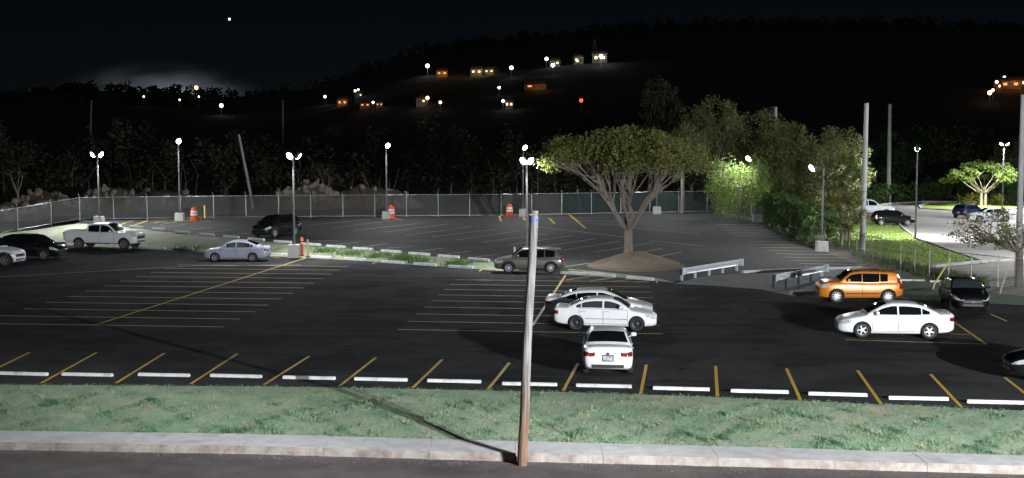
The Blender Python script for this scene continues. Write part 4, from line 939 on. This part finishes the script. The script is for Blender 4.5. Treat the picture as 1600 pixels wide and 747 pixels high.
def leaves(name, C, rad, m, per, size, droop=0.0, flat=1.0, seed=0, asp=.55):
    """leaf-sized quads scattered round cluster centres C"""
    g = np.random.default_rng(seed); C = np.repeat(np.asarray(C, float), per, 0); n = len(C); rr = np.repeat(np.broadcast_to(np.asarray(rad, float), (len(C) // per,)), per)
    d = g.normal(size=(n, 3)); d /= np.linalg.norm(d, axis=1)[:, None]; d *= (g.random(n) ** .45 * rr)[:, None]; d[:, 2] *= flat
    P = C + d
    if droop: P[:, 2] -= droop * g.random(n) ** 2
    a = g.normal(size=(n, 3)); a[:, 2] = a[:, 2] * .6 - droop * .9; a /= np.linalg.norm(a, axis=1)[:, None]
    b = np.cross(a, g.normal(size=(n, 3))); b /= np.linalg.norm(b, axis=1)[:, None]
    s = size * g.uniform(.55, 1.35, n)[:, None]; a = a * s; b = b * s * asp
    V = np.stack([P - a * .5, P + b * .5 - a * .05, P + a * .5, P - b * .5 - a * .05], 1).reshape(-1, 3)
    return np_mesh(name, V, np.arange(4 * n).reshape(-1, 4), m)
def limb(p, q, bend, r_, k=5):
    p, q = Vector(p), Vector(q); m_ = p.lerp(q, .5) + Vector(bend); out = []
    for i in range(k + 1):
        t = i / k; out.append(p * (1 - t) ** 2 + m_ * 2 * t * (1 - t) + q * t * t + Vector((r_.uniform(-1, 1), r_.uniform(-1, 1), r_.uniform(-1, 1))) * .03 * (p - q).length * (0 if i in (0, k) else 1))
    return out
def tree(name, label, base, clusters, hf, r0, leafm, bark, crad, per, size, seed=1, nm=5, droop=0.0, flat=1.0, lean=(0, 0), cat='tree', trunks=1, group=None, twigs=True, bare=0, asp=.55, sub=4):
    r_ = random.Random(seed); T = thing(name, label, cat, base, 0, group); mb = MB()
    C = np.asarray(clusters, float)
    for tk in range(trunks):
        o = Vector(((tk - (trunks - 1) / 2) * .55, r_.uniform(-.1, .1) * (trunks > 1), 0)); fork = o + Vector((lean[0], lean[1], hf))
        mine = C[tk::trunks]
        mb.tube([o - Vector((0, 0, .25)), o + Vector((0, 0, .1)), o.lerp(fork, .5) + Vector((r_.uniform(-.05, .05), 0, 0)), fork], [r0 * 1.45, r0 * 1.12, r0 * .95, r0 * .9], 9)
        ang = np.arctan2(mine[:, 1] - fork.y, mine[:, 0] - fork.x); order = np.argsort(ang); groups = np.array_split(order, min(nm, len(order)))
        for gi in groups:
            if not len(gi): continue
            G = mine[gi]; cen = Vector(G.mean(0)); end = fork.lerp(cen, .72); end.z = fork.z + (cen.z - fork.z) * .66
            rm = r0 * .55; L1 = limb(fork, end, (cen - fork).cross(Vector((0, 0, 1))) * r_.uniform(-.10, .10) + Vector((0, 0, -.10 * (cen - fork).length)), r_)
            mb.tube(L1, [rm * (1 - .55 * i / (len(L1) - 1)) for i in range(len(L1))], 7)
            if not twigs: continue
            oz = np.argsort(G[:, 0] + G[:, 1] * .7); 
            for sg in np.array_split(oz, max(1, len(oz) // sub)):
                if not len(sg): continue
                H_ = G[sg]; c2 = Vector(H_.mean(0)); st = L1[r_.choice([-1, -2, -2, -3])]; en = st.lerp(c2, .7)
                L2 = limb(st, en, (0, 0, -.06 * (c2 - st).length), r_, 4); mb.tube(L2, [rm * .42 * (1 - .5 * i / 4) for i in range(5)], 5, cap=False)
                for q in H_: mb.tube(limb(L2[r_.choice([-1, -2])], Vector(q), (0, 0, r_.uniform(-.1, .15)), r_, 3), [rm * .2, rm * .16, rm * .11, rm * .05], 4, cap=False)
    mb.build('trunk', bark, T, 70)
    if leafm is not None: link('crown', leaves('crown', C, crad, leafm, per, size, droop, flat, seed, asp), T)
    return T
def dome(n, rx, ry, z0, z1, seed, hollow=.35, cx=0, cy=0, pw=2.0):
    """cluster centres through an uneven rounded crown"""
    g = np.random.default_rng(seed); out = []
    while len(out) < n:
        p = g.uniform(-1, 1, 3); r = np.linalg.norm(p)
        if r > 1 or r < hollow * g.random(): continue
        out.append((cx + p[0] * rx * g.uniform(.85, 1.08), cy + p[1] * ry, (z0 + z1) / 2 + p[2] * (z1 - z0) / 2))
    return np.array(out)
def umbrella(n, Rx, Ry, zt, drop, th, seed, gap=.0):
    g = np.random.default_rng(seed); out = []
    while len(out) < n:
        a = g.uniform(0, 6.283); r = math.sqrt(g.random()); x, y = r * math.cos(a), r * math.sin(a)
        w_ = 1 + .12 * math.sin(3 * a + seed) + .06 * math.sin(7 * a)
        out.append((x * Rx * w_, y * Ry * w_, zt - drop * r * r - th * g.random() * (1 - .4 * r)))
    return np.array(out)
# the lone spreading tree on its mound of earth
MB_ = up(977, 404); mbase = Vector((MB_.x, 82.0, zup(82)))
def mound_h(x, y): return .66 * max(0, 1 - math.hypot(x / 2.9, y / 2.7) ** 1.15) * (1 + .12 * noise2(x * 1.3, y * 1.3))
mb = MB(); mb.grid([[(mbase.x + x + .35, mbase.y + y - 1.2, zup(mbase.y + y - 1.2) + mound_h(x - .2, y - .9) + max(0, .16 * (1 - math.hypot((x) / 3.4, (y + .6) / 3.3) ** 3)) - .03) for x in np.linspace(-4.4, 4.4, 40)] for y in np.linspace(-3.8, 4, 34)])
tag(mb.build('earth_mound', M_DIRT, sm=60), 'mound of brown earth round the foot of the lone tree', 'mound')
ct = umbrella(320, 6.0, 5.0, 8.0, 1.75, 1.4, 11); ct[:, 0] -= .25
keep = ~((ct[:, 0] > 2.4) & (rng.random(len(ct)) < .38)) & (rng.random(len(ct)) < .9) & (np.hypot(ct[:, 0] + 6.3, ct[:, 1]) > 1.7); ct = ct[keep]
tree('lone_tree', 'broad umbrella shaped tree on an earth mound in the middle of the lots', Vector((mbase.x, 82, zup(82) + .55)), ct, 1.55, .29, L_DRY, M_BARK, .82, 120, .18, 3, nm=6, flat=.75, sub=3)
# trees along the right side
def tr(name, label, px, Y, pyt, pyb, wpx, leafm, n, per, size, seed, bark=M_BARK, kind='dome', hf=.35, r0=.2, **kw):
    b = Vector(((px - 800) / FPX * Y, Y, zup(min(Y, 124)) if (px < 1180 and Y < 140) else 0.0)); zt = atY(px, pyt, Y).z - b.z; zb = atY(px, pyb, Y).z - b.z; rx = wpx / 2 / FPX * Y
    C = dome(n, rx, rx * .8, max(.8, zb), zt, seed) if kind == 'dome' else umbrella(n, rx, rx * .8, zt, (zt - zb) * .55, (zt - zb) * .4, seed)
    return tree(name, label, b, C, zt * hf, r0, leafm, bark, kw.pop('crad', rx * .26), int(per * 1.6), size * .74, seed, group='trees right of the upper lot', **kw)
tr('tall_tree', 'tall dim tree behind the right part of the lone tree crown', 1032, 165, 122, 235, 70, L_FAR, 46, 60, .5, 21)
tr('round_tree', 'round crowned grey green tree above the lit drooping tree', 1118, 142, 150, 240, 105, L_OLIVE, 60, 60, .42, 22)
tr('flat_tree', 'flat crowned tree just right of the lone tree', 1066, 122, 193, 262, 92, L_OLIVE, 40, 70, .30, 23, kind='umb', hf=.5)
tr('drooping_tree', 'brightly lit drooping tree beside the hidden lamp', 1154, 113, 238, 318, 104, L_LITE, 74, 80, .34, 24, bark=M_BARKL, droop=1.8, asp=.3, hf=.5, r0=.14)
tr('round_tree', 'leafy tree behind the concrete pole in the wood at right', 1190, 150, 172, 290, 100, L_OLIVE, 64, 60, .45, 25)
tr('leafy_tree', 'dense green tree above the clipped hedge', 1236, 118, 196, 330, 96, L_GRN, 80, 75, .34, 26)
tr('leafy_tree', 'tall olive tree between the hedge lamp and the thick concrete pole', 1308, 112, 204, 330, 100, L_OLIVE, 80, 75, .32, 27)
tr('leafy_tree', 'dark tree rising behind the far hedge right of the two concrete poles', 1450, 205, 205, 300, 130, L_DARK, 50, 60, .6, 28)
tr('leafy_tree', 'dark tree behind the twin headed lamp at the right edge', 1588, 190, 205, 300, 90, L_OLIVE, 46, 60, .5, 29)
tr('leafy_tree', 'dark tree filling the gap left of the far hedge', 1370, 185, 210, 310, 110, L_DARK, 46, 60, .55, 30)
tr('leafy_tree', 'dim tree at the back corner of the fence', 1080, 150, 215, 300, 120, L_DARK, 46, 60, .45, 32)
tr('leafy_tree', 'feathery tree filling the gap right of the lit drooping tree', 1205, 124, 214, 325, 80, L_OLIVE, 60, 75, .30, 33)
tr('leafy_tree', 'feathery tree behind the hedge lamp', 1272, 126, 212, 335, 90, L_OLIVE, 64, 75, .30, 34)
tr('leafy_tree', 'lower leafy tree just left of the thick concrete pole', 1324, 108, 240, 330, 44, L_GRN, 40, 75, .28, 35)
tr('young_tree', 'young yellowish tree with two slim trunks beside the hedge', 1322, 94, 288, 362, 60, L_DRY, 34, 70, .24, 31, bark=M_BARKL, trunks=2, hf=.35, r0=.10, nm=3)
b = Vector(((1537 - 800) / FPX * 163, 163, .05)); C = umbrella(60, 5.0, 4.0, 5.9, 2.1, 1.2, 41)
tree('spreading_tree', 'small flat topped tree lit bright green at the right', b, C, 1.6, .2, L_LITE, M_BARKL, .75, 75, .36, 41, nm=6, flat=.55, trunks=2)
b = at(1592, 447); C = dome(70, 2.9, 2.6, 2.0, 5.0, 44, .2, cx=-1.5); C[:, 2] = 2.1 + (C[:, 2] - 2) * .75
tree('thin_tree', 'thin leaved tree with a dark trunk at the right edge', b, C, 2.0, .20, L_OLIVE, M_BARK, .5, 26, .16, 44, nm=7, flat=.5, sub=2)
b = Vector(((28 - 800) / FPX * 127, 127, .8)); C = dome(26, 1.7, 1.4, 2.8, 5.6, 45, .3)
tree('bare_tree', 'bare leafless tree behind the fence at the far left', b, C, 2.2, .11, None, M_BARKL, .3, 1, .1, 45, nm=4)
b = Vector(((506 - 800) / FPX * 138, 138, 1.2)); C = dome(40, 2.2, 1.6, 2.0, 6.0, 46, .3)
tree('bare_tree', 'bare leafless tree behind the heap of broken concrete', b, C, 1.2, .08, None, M_BARK, .3, 1, .1, 46, nm=5)
# clipped hedges
def hedge(label, pts, h, wd, m, per_m, size, seed):
    g = np.random.default_rng(seed); pts = [Vector(p) for p in pts]; T = thing('hedge', label, 'hedge', pts[0]); C = []; mb = MB()
    for a, b in zip(pts[:-1], pts[1:]):
        L = (b - a).length; n = int(L * per_m); d = (b - a) / L; nn = Vector((-d.y, d.x, 0))
        for _ in range(n):
            t = g.random() * L; u = g.uniform(-.5, .5) * wd; z = g.random() ** .7 * h
            if abs(u) < wd * .3 and z < h * .8: u = math.copysign(wd * .45, u)
            C.append(a + d * t + nn * u + Vector((0, 0, z)) - pts[0])
        k = max(2, int(L / 1.2))
        for i in range(k): q = a.lerp(b, (i + .5) / k) - pts[0]; mb.tube([q, q + Vector((0, 0, h * .7))], [.05, .03], 5)
    mb.build('stems', M_BARK, T); link('foliage', leaves('foliage', [tuple(c) for c in C], .28, m, 26, size, seed=seed), T)
hedge('tall dark clipped hedge along the right side of the upper lot', [up(1207, 352), up(1240, 371), up(1292, 390)], 2.9, 2.0, L_HEDGE, 24, .22, 51)
hedge('long clipped hedge at the back of the access road', [at(1340, 320), at(1395, 315), at(1500, 312.5), at(1640, 316)], 2.5, 1.6, L_HEDGE, 14, .36, 52)
def shrub(name, label, p, rx, h, m, n, per, size, seed, cone=False, cat='shrub'):
    T = thing(name, label, cat, p); g = np.random.default_rng(seed); C = []
    for _ in range(n):
        z = g.random(); r = (1 - z if cone else math.sqrt(max(0, 1 - (z * .95) ** 2))) * math.sqrt(g.random()); a = g.uniform(0, 6.28); C.append((r * rx * math.cos(a), r * rx * math.sin(a), z * h * .92 + .05))
    mb = MB(); mb.tube([(0, 0, -.1), (0, 0, h * .6)], [.06, .03], 5); mb.build('stem', M_BARK, T); link('foliage', leaves('foliage', C, rx * .22, m, per, size, seed=seed), T)
for i, (px, r) in enumerate([(1515, 1.1), (1531, 1.3), (1549, 1.3), (1564, 1.0)]): shrub('flowering_shrub', 'pale yellow shrub under the lit flat topped tree, %s from the left' % ORD[i], at(px, 319, .06), r, 1.35, L_YEL, 26, 40, .2, 60 + i)
shrub('cone_shrub', 'clipped cone shaped shrub beside the yellow shrubs', at(1581, 321, .06), .85, 1.9, L_GRN, 40, 40, .17, 66, True)
def palm(label, p, h, seed):
    r_ = random.Random(seed); T = thing('spiky_plant', label, 'plant', p); mb = MB(); mb.tube([(0, 0, -.1), (0, 0, .35)], [.12, .1], 7); mb.build('stem', M_BARK, T); g = MB()
    for i in range(34):
        a = r_.uniform(0, 6.28); e = r_.uniform(.3, 1.3); d = Vector((math.cos(a) * math.cos(e), math.sin(a) * math.cos(e), math.sin(e))); s = Vector((-math.sin(a), math.cos(a), 0)) * .05; o = Vector((0, 0, .3)); L = h * r_.uniform(.7, 1.1)
        g.add([o - s, o + s, o + d * L * .6 + s, o + d * L * .6 - s, o + d * L - Vector((0, 0, .1 * L))], [(0, 1, 2, 3), (3, 2, 4)])
    g.build('fronds', L_GRN, T)
palm('spiky palm like plant at the left end of the yellow shrubs', at(1499, 320, .06), 1.5, 5)
# weeds on the bank, grass blades on the verge and lawn
def blades(name, label, pts, hgt, wd, m, seed, lean=.5, cat='grass', n_per=1):
    g = np.random.default_rng(seed); P = np.asarray(pts, float); n = len(P); a = g.uniform(0, 6.283, n); h = hgt * g.uniform(.45, 1.3, n) if np.isscalar(hgt) else hgt * g.uniform(.6, 1.3, n); wv = wd * g.uniform(.6, 1.4, n)
    s = np.stack([np.cos(a), np.sin(a), np.zeros(n)], 1) * wv[:, None]; l = np.stack([g.normal(0, lean, n), g.normal(0, lean, n), np.ones(n)], 1) * np.asarray(h)[:, None]
    V = np.stack([P - s, P + s, P + l], 1).reshape(-1, 3)
    return tag(link(name, np_mesh(name, V, np.arange(3 * n).reshape(-1, 3), m)), label, cat, kind='stuff')
NB = 150000
bx_ = rng.uniform(-21, 20, NB); bf = rng.random(NB); keep = []; hts = []
A_ = np.array([p[:] for p in fr]); B_ = np.array([p[:] for p in sw_back])
for i in range(NB):
    x, f = bx_[i], bf[i]; cl_ = noise2(x * 1.1 + 2, f * 5.5) + .55 * noise2(x * .35, f * 2.2) + .35 * noise2(x * 3.1, f * 13)
    pr = .16 + .55 * min(1, max(0, f * 1.6 - .1)) * (.35 + .65 * (cl_ > -.05)) + (.3 if cl_ > .55 else 0)
    if f < .02: f = rng.uniform(-.03, .03); pr = .8 if noise2(x * 2.2, 3) > -.2 else .2
    if rng.random() < pr: p = slope_pt(x, min(.995, max(.0, f))) + Vector((0, -min(0, f) * 4.5, 0)); keep.append((p.x, p.y, p.z - .01)); hts.append(.04 + .09 * max(0, cl_) * min(1, f * 2 + .2))
M_BLADE = mat('verge_grass', (0.24, 0.34, 0.22), (0.06, 0.16, 0.08), .75, scale=1.1, spec=.25, trans=.2, c3=(0.36, 0.38, 0.24), scale3=1.6, lo3=.5, hi3=.66, lo=.42, hi=.58)
blades('verge_grass', 'short green grass with darker clumps on the near verge', keep, np.array(hts), .016, M_BLADE, 71, .7)
pts = []
for (px, py, r, n) in [(275, 386, .9, 120), (300, 389, 1.0, 220), (322, 391, .7, 120), (262, 385, .6, 60), (628, 402, .5, 160), (655, 405, .4, 130), (716, 409, .4, 200), (722, 403, .3, 120), (590, 399, .5, 120), (545, 396, .6, 120), (505, 393, .5, 110), (395, 391, .7, 120), (860, 424, .4, 60)]:
    x0, y0 = at(px, py, .3).x, at(px, py, .3).y
    for _ in range(n):
        x, y = x0 + rng.normal(0, r), y0 + rng.normal(0, r * .5); lo_y, hi_y = ylow(x), yupp(x)
        if lo_y + .1 < y < hi_y - .1: f = (y - lo_y) / (hi_y - lo_y); pts.append((x, y, f * zup(hi_y) + .02))
blades('bank_weeds', 'green weeds growing along the bank between the lots', pts, .38, .05, mat('weed_leaf', (0.10, 0.22, 0.05), (0.16, 0.26, 0.08), .7, scale=2, trans=.25), 72, .6, 'weeds')
pts = []
L0 = [at(1398, 348), at(1432, 375), at(1480, 392), at(1530, 409)]
for _ in range(16000):
    i = rng.integers(0, 3); a = L0[i].lerp(L0[i + 1], rng.random()); q = Vector(((a.x - rng.random() ** .8 * 8.5), a.y - rng.random() * 1.5, .03))
    if q.y > np.interp(q.x, [24, 27, 30, 34, 38], [92, 86, 80, 83, 84]): pts.append(tuple(q))
blades('lawn_grass', 'lit yellow green grass on the lawn right of the concrete pole', pts, .10, .04, mat('lawn_blades', (0.28, 0.36, 0.08), (0.20, 0.29, 0.06), .75, scale=.6, trans=.25), 73, .6)
pts = []
for _ in range(2600):
    t = rng.random(); a = at(1330 + 210 * t, 404 + 42 * t + rng.normal(0, 3)); pts.append((a.x, a.y, 0))
blades('fence_weeds', 'rough dark weeds along the foot of the open fence', pts, .45, .05, mat('rough_weeds', (0.07, 0.10, 0.03), (0.11, 0.13, 0.05), .8, scale=1.5, trans=.2), 74, .6, 'weeds')
# the wood behind the fence, one dark mass
g2 = np.random.default_rng(81); C = []
for _ in range(900):
    y = 148 + 130 * g2.random(); x = g2.uniform(-.50, .16) * y * 1.05; hgt = 4 + 7 * g2.random() * (.6 + .4 * math.sin(x * .21 + 1) * math.cos(y * .1)); C.append((x, y, 1.2 + hgt * g2.random() ** .6))
for _ in range(500):
    y = 200 + 90 * g2.random(); x = g2.uniform(.10, .55) * y; C.append((x, y, 10 * g2.random()))
tag(link('distant_wood', leaves('distant_wood', C, 1.8, L_FAR, 75, .6, seed=82)), 'dark scrubby wood behind the back fence', 'wood', kind='stuff')
C = []
for _ in range(700):
    x = g2.uniform(-480, 520); y = g2.uniform(840, 900); C.append((x, y, hill_h(x, y) + g2.uniform(-1, 3.5)))
tag(link('ridge_wood', leaves('ridge_wood', C, 4.0, L_DARK, 16, 3.2, seed=84)), 'dark trees along the ridge of the hill', 'wood', kind='stuff')
g2 = np.random.default_rng(83); mb = MB()
for _ in range(70):
    y = 140 + 25 * g2.random(); x = g2.uniform(-.46, .1) * y; h = g2.uniform(2.5, 6); mb.tube([(x, y, 1), (x + g2.normal(0, .3), y, 1 + h * .6), (x + g2.normal(0, .7), y, 1 + h)], [.06, .04, .015], 4, cap=False)
tag(mb.build('distant_stems', M_BARK), 'thin pale stems standing in the dark wood', 'stems', kind='stuff')
for i, (px, py, r) in enumerate([(207, 143, 5), (248, 137, 7), (130, 132, 8), (290, 150, 6)]):
    Y = 620; b = Vector(((px - 800) / FPX * Y, Y, hill_h((px - 800) / FPX * Y, Y) - 1)); zt = atY(px, py, Y).z - b.z
    tree('hilltop_tree', ['small round tree in silhouette before the smoke glow', 'larger round tree in silhouette before the smoke glow', 'broad dark tree on the skyline left of the smoke glow', 'dark tree on the skyline just left of the orange light'][i], b, dome(26, r, r, zt - 2 * r, zt, 90 + i), zt * .4, .4, L_DARK, M_BARK, r * .35, 40, 1.4, 90 + i, group='trees on the skyline', twigs=False)
# ------------------------------------------------------------------ far lights, houses on the hill, the sky's bright planet
def onhill(px, py):
    d = ray(px, py); 
    for y in np.arange(330, 905, 4.0):
        t = y / d.y; x, z = d.x * t, CAMZ + d.z * t
        if z < hill_h(x, y): return Vector((x, y, hill_h(x, y)))
    t = 890 / d.y; return Vector((d.x * t, 890, hill_h(d.x * t, 890)))
def glow(n, c, s): return mat('lit_' + n, c, emit=c, estr=s)
G_W = glow('white_lamp', (0.9, 0.95, 1.0), 9); G_O = glow('orange_window', (1.0, 0.33, 0.08), 1.6); G_Y = glow('yellow_window', (1.0, 0.72, 0.3), 2.2); G_R = glow('red_lamp', (1.0, 0.06, 0.03), 3); G_OW = glow('warm_lamp', (1.0, 0.6, 0.3), 6)
M_HW = mat('house_wall', (0.30, 0.25, 0.21), (0.22, 0.19, 0.16), .9, scale=.5); M_HR = mat('house_roof', (0.14, 0.10, 0.09), rough=.9)
def house(label, px, py, wd, dp, h, gm, lc, pw, seed):
    wd *= .5; h *= .5; r_ = random.Random(seed); p = onhill(px, py); T = thing('hillside_house', label, 'house', p, r_.uniform(-.3, .3), 'lit houses on the hillside')
    b = MB(); b.box((0, 0, h / 2 - 1), (wd, dp, h + 2)); b.build('wall', M_HW, T)
    r = MB(); r.add([(-wd / 2 - .4, -dp / 2 - .4, h), (wd / 2 + .4, -dp / 2 - .4, h), (wd / 2 + .4, dp / 2 + .4, h), (-wd / 2 - .4, dp / 2 + .4, h), (-wd / 2 + .5, 0, h + 1.4), (wd / 2 - .5, 0, h + 1.4)], [(0, 1, 5, 4), (2, 3, 4, 5), (1, 2, 5), (3, 0, 4), (3, 2, 1, 0)]); r.build('roof', M_HR, T)
    k = max(2, int(wd / 3))
    for i in range(k):
        x = -wd / 2 + wd * (i + .5) / k; g = MB(); g.box((x, -dp / 2 - .02, h * .52), (wd / k * .36, .12, h * .34)); f = g.build('window', gm if r_.random() < .75 else M_HR, T)
        g = MB(); g.box((x, -dp / 2 - .1, h * .30), (wd / k * .6, .2, .12)); g.build('sill', M_HW, f)
    if pw:
        ld = bpy.data.lights.new('house_fill_light', 'POINT'); ld.energy = pw * .14; ld.color = lc; ld.shadow_soft_size = .4; lo = bpy.data.objects.new('house_fill_light', ld); col.objects.link(lo); lo.parent = T; lo.location = (wd * .2, -dp / 2 - 4, h * 1.1)  # point light added before the house to brighten its walls, no fixture there
OR, YE, WH = (1, .38, .1), (1, .75, .4), (.9, .95, 1)
for i, (label, px, py, wd, h, gm, lc, pw) in enumerate([
    ('low house glowing orange at the left end of the hillside lights', 540, 165, 9, 4.5, G_O, OR, 2600),
    ('dim long house right of the low orange house', 576, 168, 8, 2.6, G_O, OR, 500),
    ('small dim house above the barrel lamp on the lower slope', 592, 168, 5, 2.5, G_O, OR, 300),
    ('pinkish flat house in the middle of the lower slope', 663, 164, 7, 3.4, G_Y, (1, .7, .6), 900),
    ('bright orange house beside the tall white hillside lamp', 692, 119, 10, 4, G_O, OR, 3800),
    ('yellow lit house in the upper row of hillside lights', 745, 118, 10, 4.4, G_Y, YE, 2600),
    ('greenish lit house at the right end of the upper row', 768, 116, 9, 3.4, G_Y, (.8, .9, .3), 1800),
    ('long low orange lit house below the upper row', 836, 140, 16, 3, G_O, OR, 1500),
    ('pale house under the two hilltop lamps', 868, 103, 9, 4, G_Y, WH, 1500),
    ('pale house left of the antenna mast', 903, 100, 8, 5, G_Y, (.9, 1, .6), 1600),
    ('large pale building at the foot of the antenna mast', 937, 98, 13, 7, G_Y, WH, 2600),
    ('small house with two white lights low on the hillside', 795, 168, 5, 3.4, G_OW, YE, 500),
    ('dim house below the leftmost white hillside lamp', 563, 152, 6, 3, G_Y, WH, 300),
    ('row house with orange windows at the far right edge', 1576, 138, 14, 5, G_O, OR, 2600),
    ('house with warm windows cut by the right edge', 1598, 137, 9, 4.5, G_OW, OR, 1600),
    ('small house with warm lights left of the row house', 1557, 141, 5, 4, G_OW, OR, 900)]):
    house(label, px, py, wd, 7, h, gm, lc, pw, 200 + i)
def farlamp(label, px, py, m, r=.55, hp=6, pw=0, c=WH):
    p = onhill(px, py + hp * 2.6); q = atY(px, py, p.y); hp = max(2.5, q.z - p.z)
    T = thing('far_lamp', label, 'far lamp', p, 0, 'lamps on the hillside'); g = MB(); g.tube([(0, 0, -.5), (0, 0, hp)], [.14, .1], 5); g.build('pole', M_CPOLE, T)
    g = MB(); g.lathe([(.001, -r), (r * .7, -r * .7), (r, 0), (r * .7, r * .7), (.001, r)], 10, c=(0, 0, hp)); g.build('bulb', m, T, 80)
    if pw > 2000:
        ld = bpy.data.lights.new('far_light', 'POINT'); ld.energy = pw * .12; ld.color = c; ld.shadow_soft_size = .5; lo = bpy.data.objects.new('far_light', ld); col.objects.link(lo); lo.parent = T; lo.location = (0, -1.2, hp)
for (label, px, py, m, r, pw) in [
    ('tall white lamp beside the bright orange hillside house', 668, 103, G_W, .9, 2500), ('left one of the two white hilltop lamps', 854, 92, G_W, .75, 1200), ('right one of the two white hilltop lamps', 864, 102, G_W, .75, 1500),
    ('white lamp at the foot of the antenna mast', 939, 88, G_W, .85, 2500), ('white lamp alone in the middle of the upper slope', 799, 106, G_W, .75, 700), ('leftmost white lamp of the hillside', 508, 151, G_W, .6, 400),
    ('small white lamp above the low orange house', 555, 142, G_W, .45, 0), ('second small white lamp above the low orange house', 560, 140, G_W, .4, 0), ('warm lamp above the pinkish flat house', 668, 153, G_OW, .6, 300), ('orange lamp right of the pinkish flat house', 688, 160, G_OW, .5, 0),
    ('white lamp left of the pinkish flat house', 583, 160, G_W, .4, 0), ('small white lamp left of the long low orange house', 780, 137, G_W, .45, 0), ('red lamp low on the dark slope', 908, 157, G_R, .6, 0), ('small white lamp over the small house with two lights', 786, 158, G_W, .45, 0), ('yellow lamp left of the antenna mast', 902, 95, G_OW, .5, 0),
    ('orange fiery light on the skyline beside the smoke', 307, 137, glow('fire_lamp', (1, .42, .15), 7), 1.3, 0), ('white lamp low on the skyline right of the smoke', 346, 165, G_W, .8, 1800), ('tiny white lamp under the smoke', 225, 151, G_W, .4, 0), ('tiny warm lamp left of the orange fiery light', 281, 156, G_OW, .45, 0), ('tiny white lamp below the orange fiery light', 311, 151, G_W, .35, 0),
    ('lowest warm lamp of the far right cluster', 1546, 145, G_OW, .7, 300), ('second warm lamp of the far right cluster', 1551, 141, G_OW, .5, 0), ('white lamp above the row house at the far right', 1569, 121, G_W, .5, 0), ('small warm lamp in the far right cluster above the small house', 1557, 128, G_OW, .55, 0)]:
    farlamp(label, px, py, m, r, pw=pw)
# antenna mast
p = onhill(929, 92); T = thing('antenna_mast', 'lattice antenna mast on the hilltop', 'mast', p); h = atY(929, 62, p.y).z - p.z; g = MB()
for sx_, sy_ in ((-1, -1), (1, -1), (1, 1), (-1, 1)): g.tube([(sx_ * 1.1, sy_ * 1.1, -1), (sx_ * .3, sy_ * .3, h)], .12, 4)
g.build('legs', M_CPOLE, T); g = MB()
for k in range(7):
    z0, z1 = h * k / 7, h * (k + 1) / 7; w0, w1 = 1.1 - .8 * k / 7, 1.1 - .8 * (k + 1) / 7
    g.tube([(-w0, -w0, z0), (w1, -w1, z1)], .07, 4); g.tube([(w0, w0, z0), (-w1, w1, z1)], .07, 4)
g.build('bracing', M_CPOLE, T); g = MB(); g.lathe([(.001, -.3), (.6, 0), (.65, .1)], 10, 'Y', (0, -.6, h * .8)); g.build('dish', M_HW, T)
# bright planet
q = atY(358.5, 30, 3500); g = MB(); rr = 3.4; g.lathe([(.001, -rr), (rr * .7, -rr * .7), (rr, 0), (rr * .7, rr * .7), (.001, rr)], 12); o = g.build('planet', glow('planet', (.92, .96, 1.0), 3), None, 80, loc=q); tag(o, 'single bright planet in the night sky at upper left', 'planet')
# smoke bank on the skyline, lit from inside by added point lights that have no lamp of their own
sm_ = bpy.data.materials.new('thin_smoke'); sm_.use_nodes = True; nt = sm_.node_tree; nt.nodes.remove(nt.nodes['Principled BSDF'])
pv = nt.nodes.new('ShaderNodeVolumePrincipled'); pv.inputs['Color'].default_value = (.8, .82, .85, 1); tc = nt.nodes.new('ShaderNodeTexCoord'); vl = nt.nodes.new('ShaderNodeVectorMath'); vl.operation = 'LENGTH'; nt.links.new(tc.outputs['Object'], vl.inputs[0])
mr = nt.nodes.new('ShaderNodeMapRange'); mr.inputs['From Min'].default_value = 1.0; mr.inputs['From Max'].default_value = .1; mr.inputs['To Min'].default_value = 0; mr.inputs['To Max'].default_value = .02; mr.interpolation_type = 'SMOOTHERSTEP'; nt.links.new(vl.outputs['Value'], mr.inputs['Value']); nz = nt.nodes.new('ShaderNodeTexNoise'); nz.inputs['Scale'].default_value = 2.2; nz.inputs['Detail'].default_value = 4; nt.links.new(tc.outputs['Object'], nz.inputs['Vector']); ml = nt.nodes.new('ShaderNodeMath'); ml.operation = 'MULTIPLY'; nt.links.new(mr.outputs[0], ml.inputs[0]); mr9 = nt.nodes.new('ShaderNodeMapRange'); mr9.inputs['From Min'].default_value = .35; mr9.inputs['From Max'].default_value = .65; nt.links.new(nz.outputs['Fac'], mr9.inputs['Value']); nt.links.new(mr9.outputs[0], ml.inputs[1]); nt.links.new(ml.outputs[0], pv.inputs['Density']); nt.links.new(pv.outputs[0], nt.nodes['Material Output'].inputs['Volume'])
bm = bmesh.new(); bmesh.ops.create_icosphere(bm, subdivisions=3, radius=1); me = bpy.data.meshes.new('smoke'); bm.to_mesh(me); bm.free(); me.materials.append(sm_)
c = atY(250, 150, 1020); o = link('smoke', me, None, c, None, (98, 45, 32)); tag(o, 'pale smoke drifting over the skyline at left', 'smoke', kind='stuff')
for px_, e_ in ((310, 5.0e4), (240, 4.4e4), (170, 3.4e4)):
    ld = bpy.data.lights.new('smoke_fill_light', 'POINT'); ld.energy = e_; ld.shadow_soft_size = 3; ld.color = (.85, .92, 1); lo = bpy.data.objects.new('smoke_fill_light', ld); col.objects.link(lo); lo.location = atY(px_, 152, 1015) - Vector((0, 0, 24))
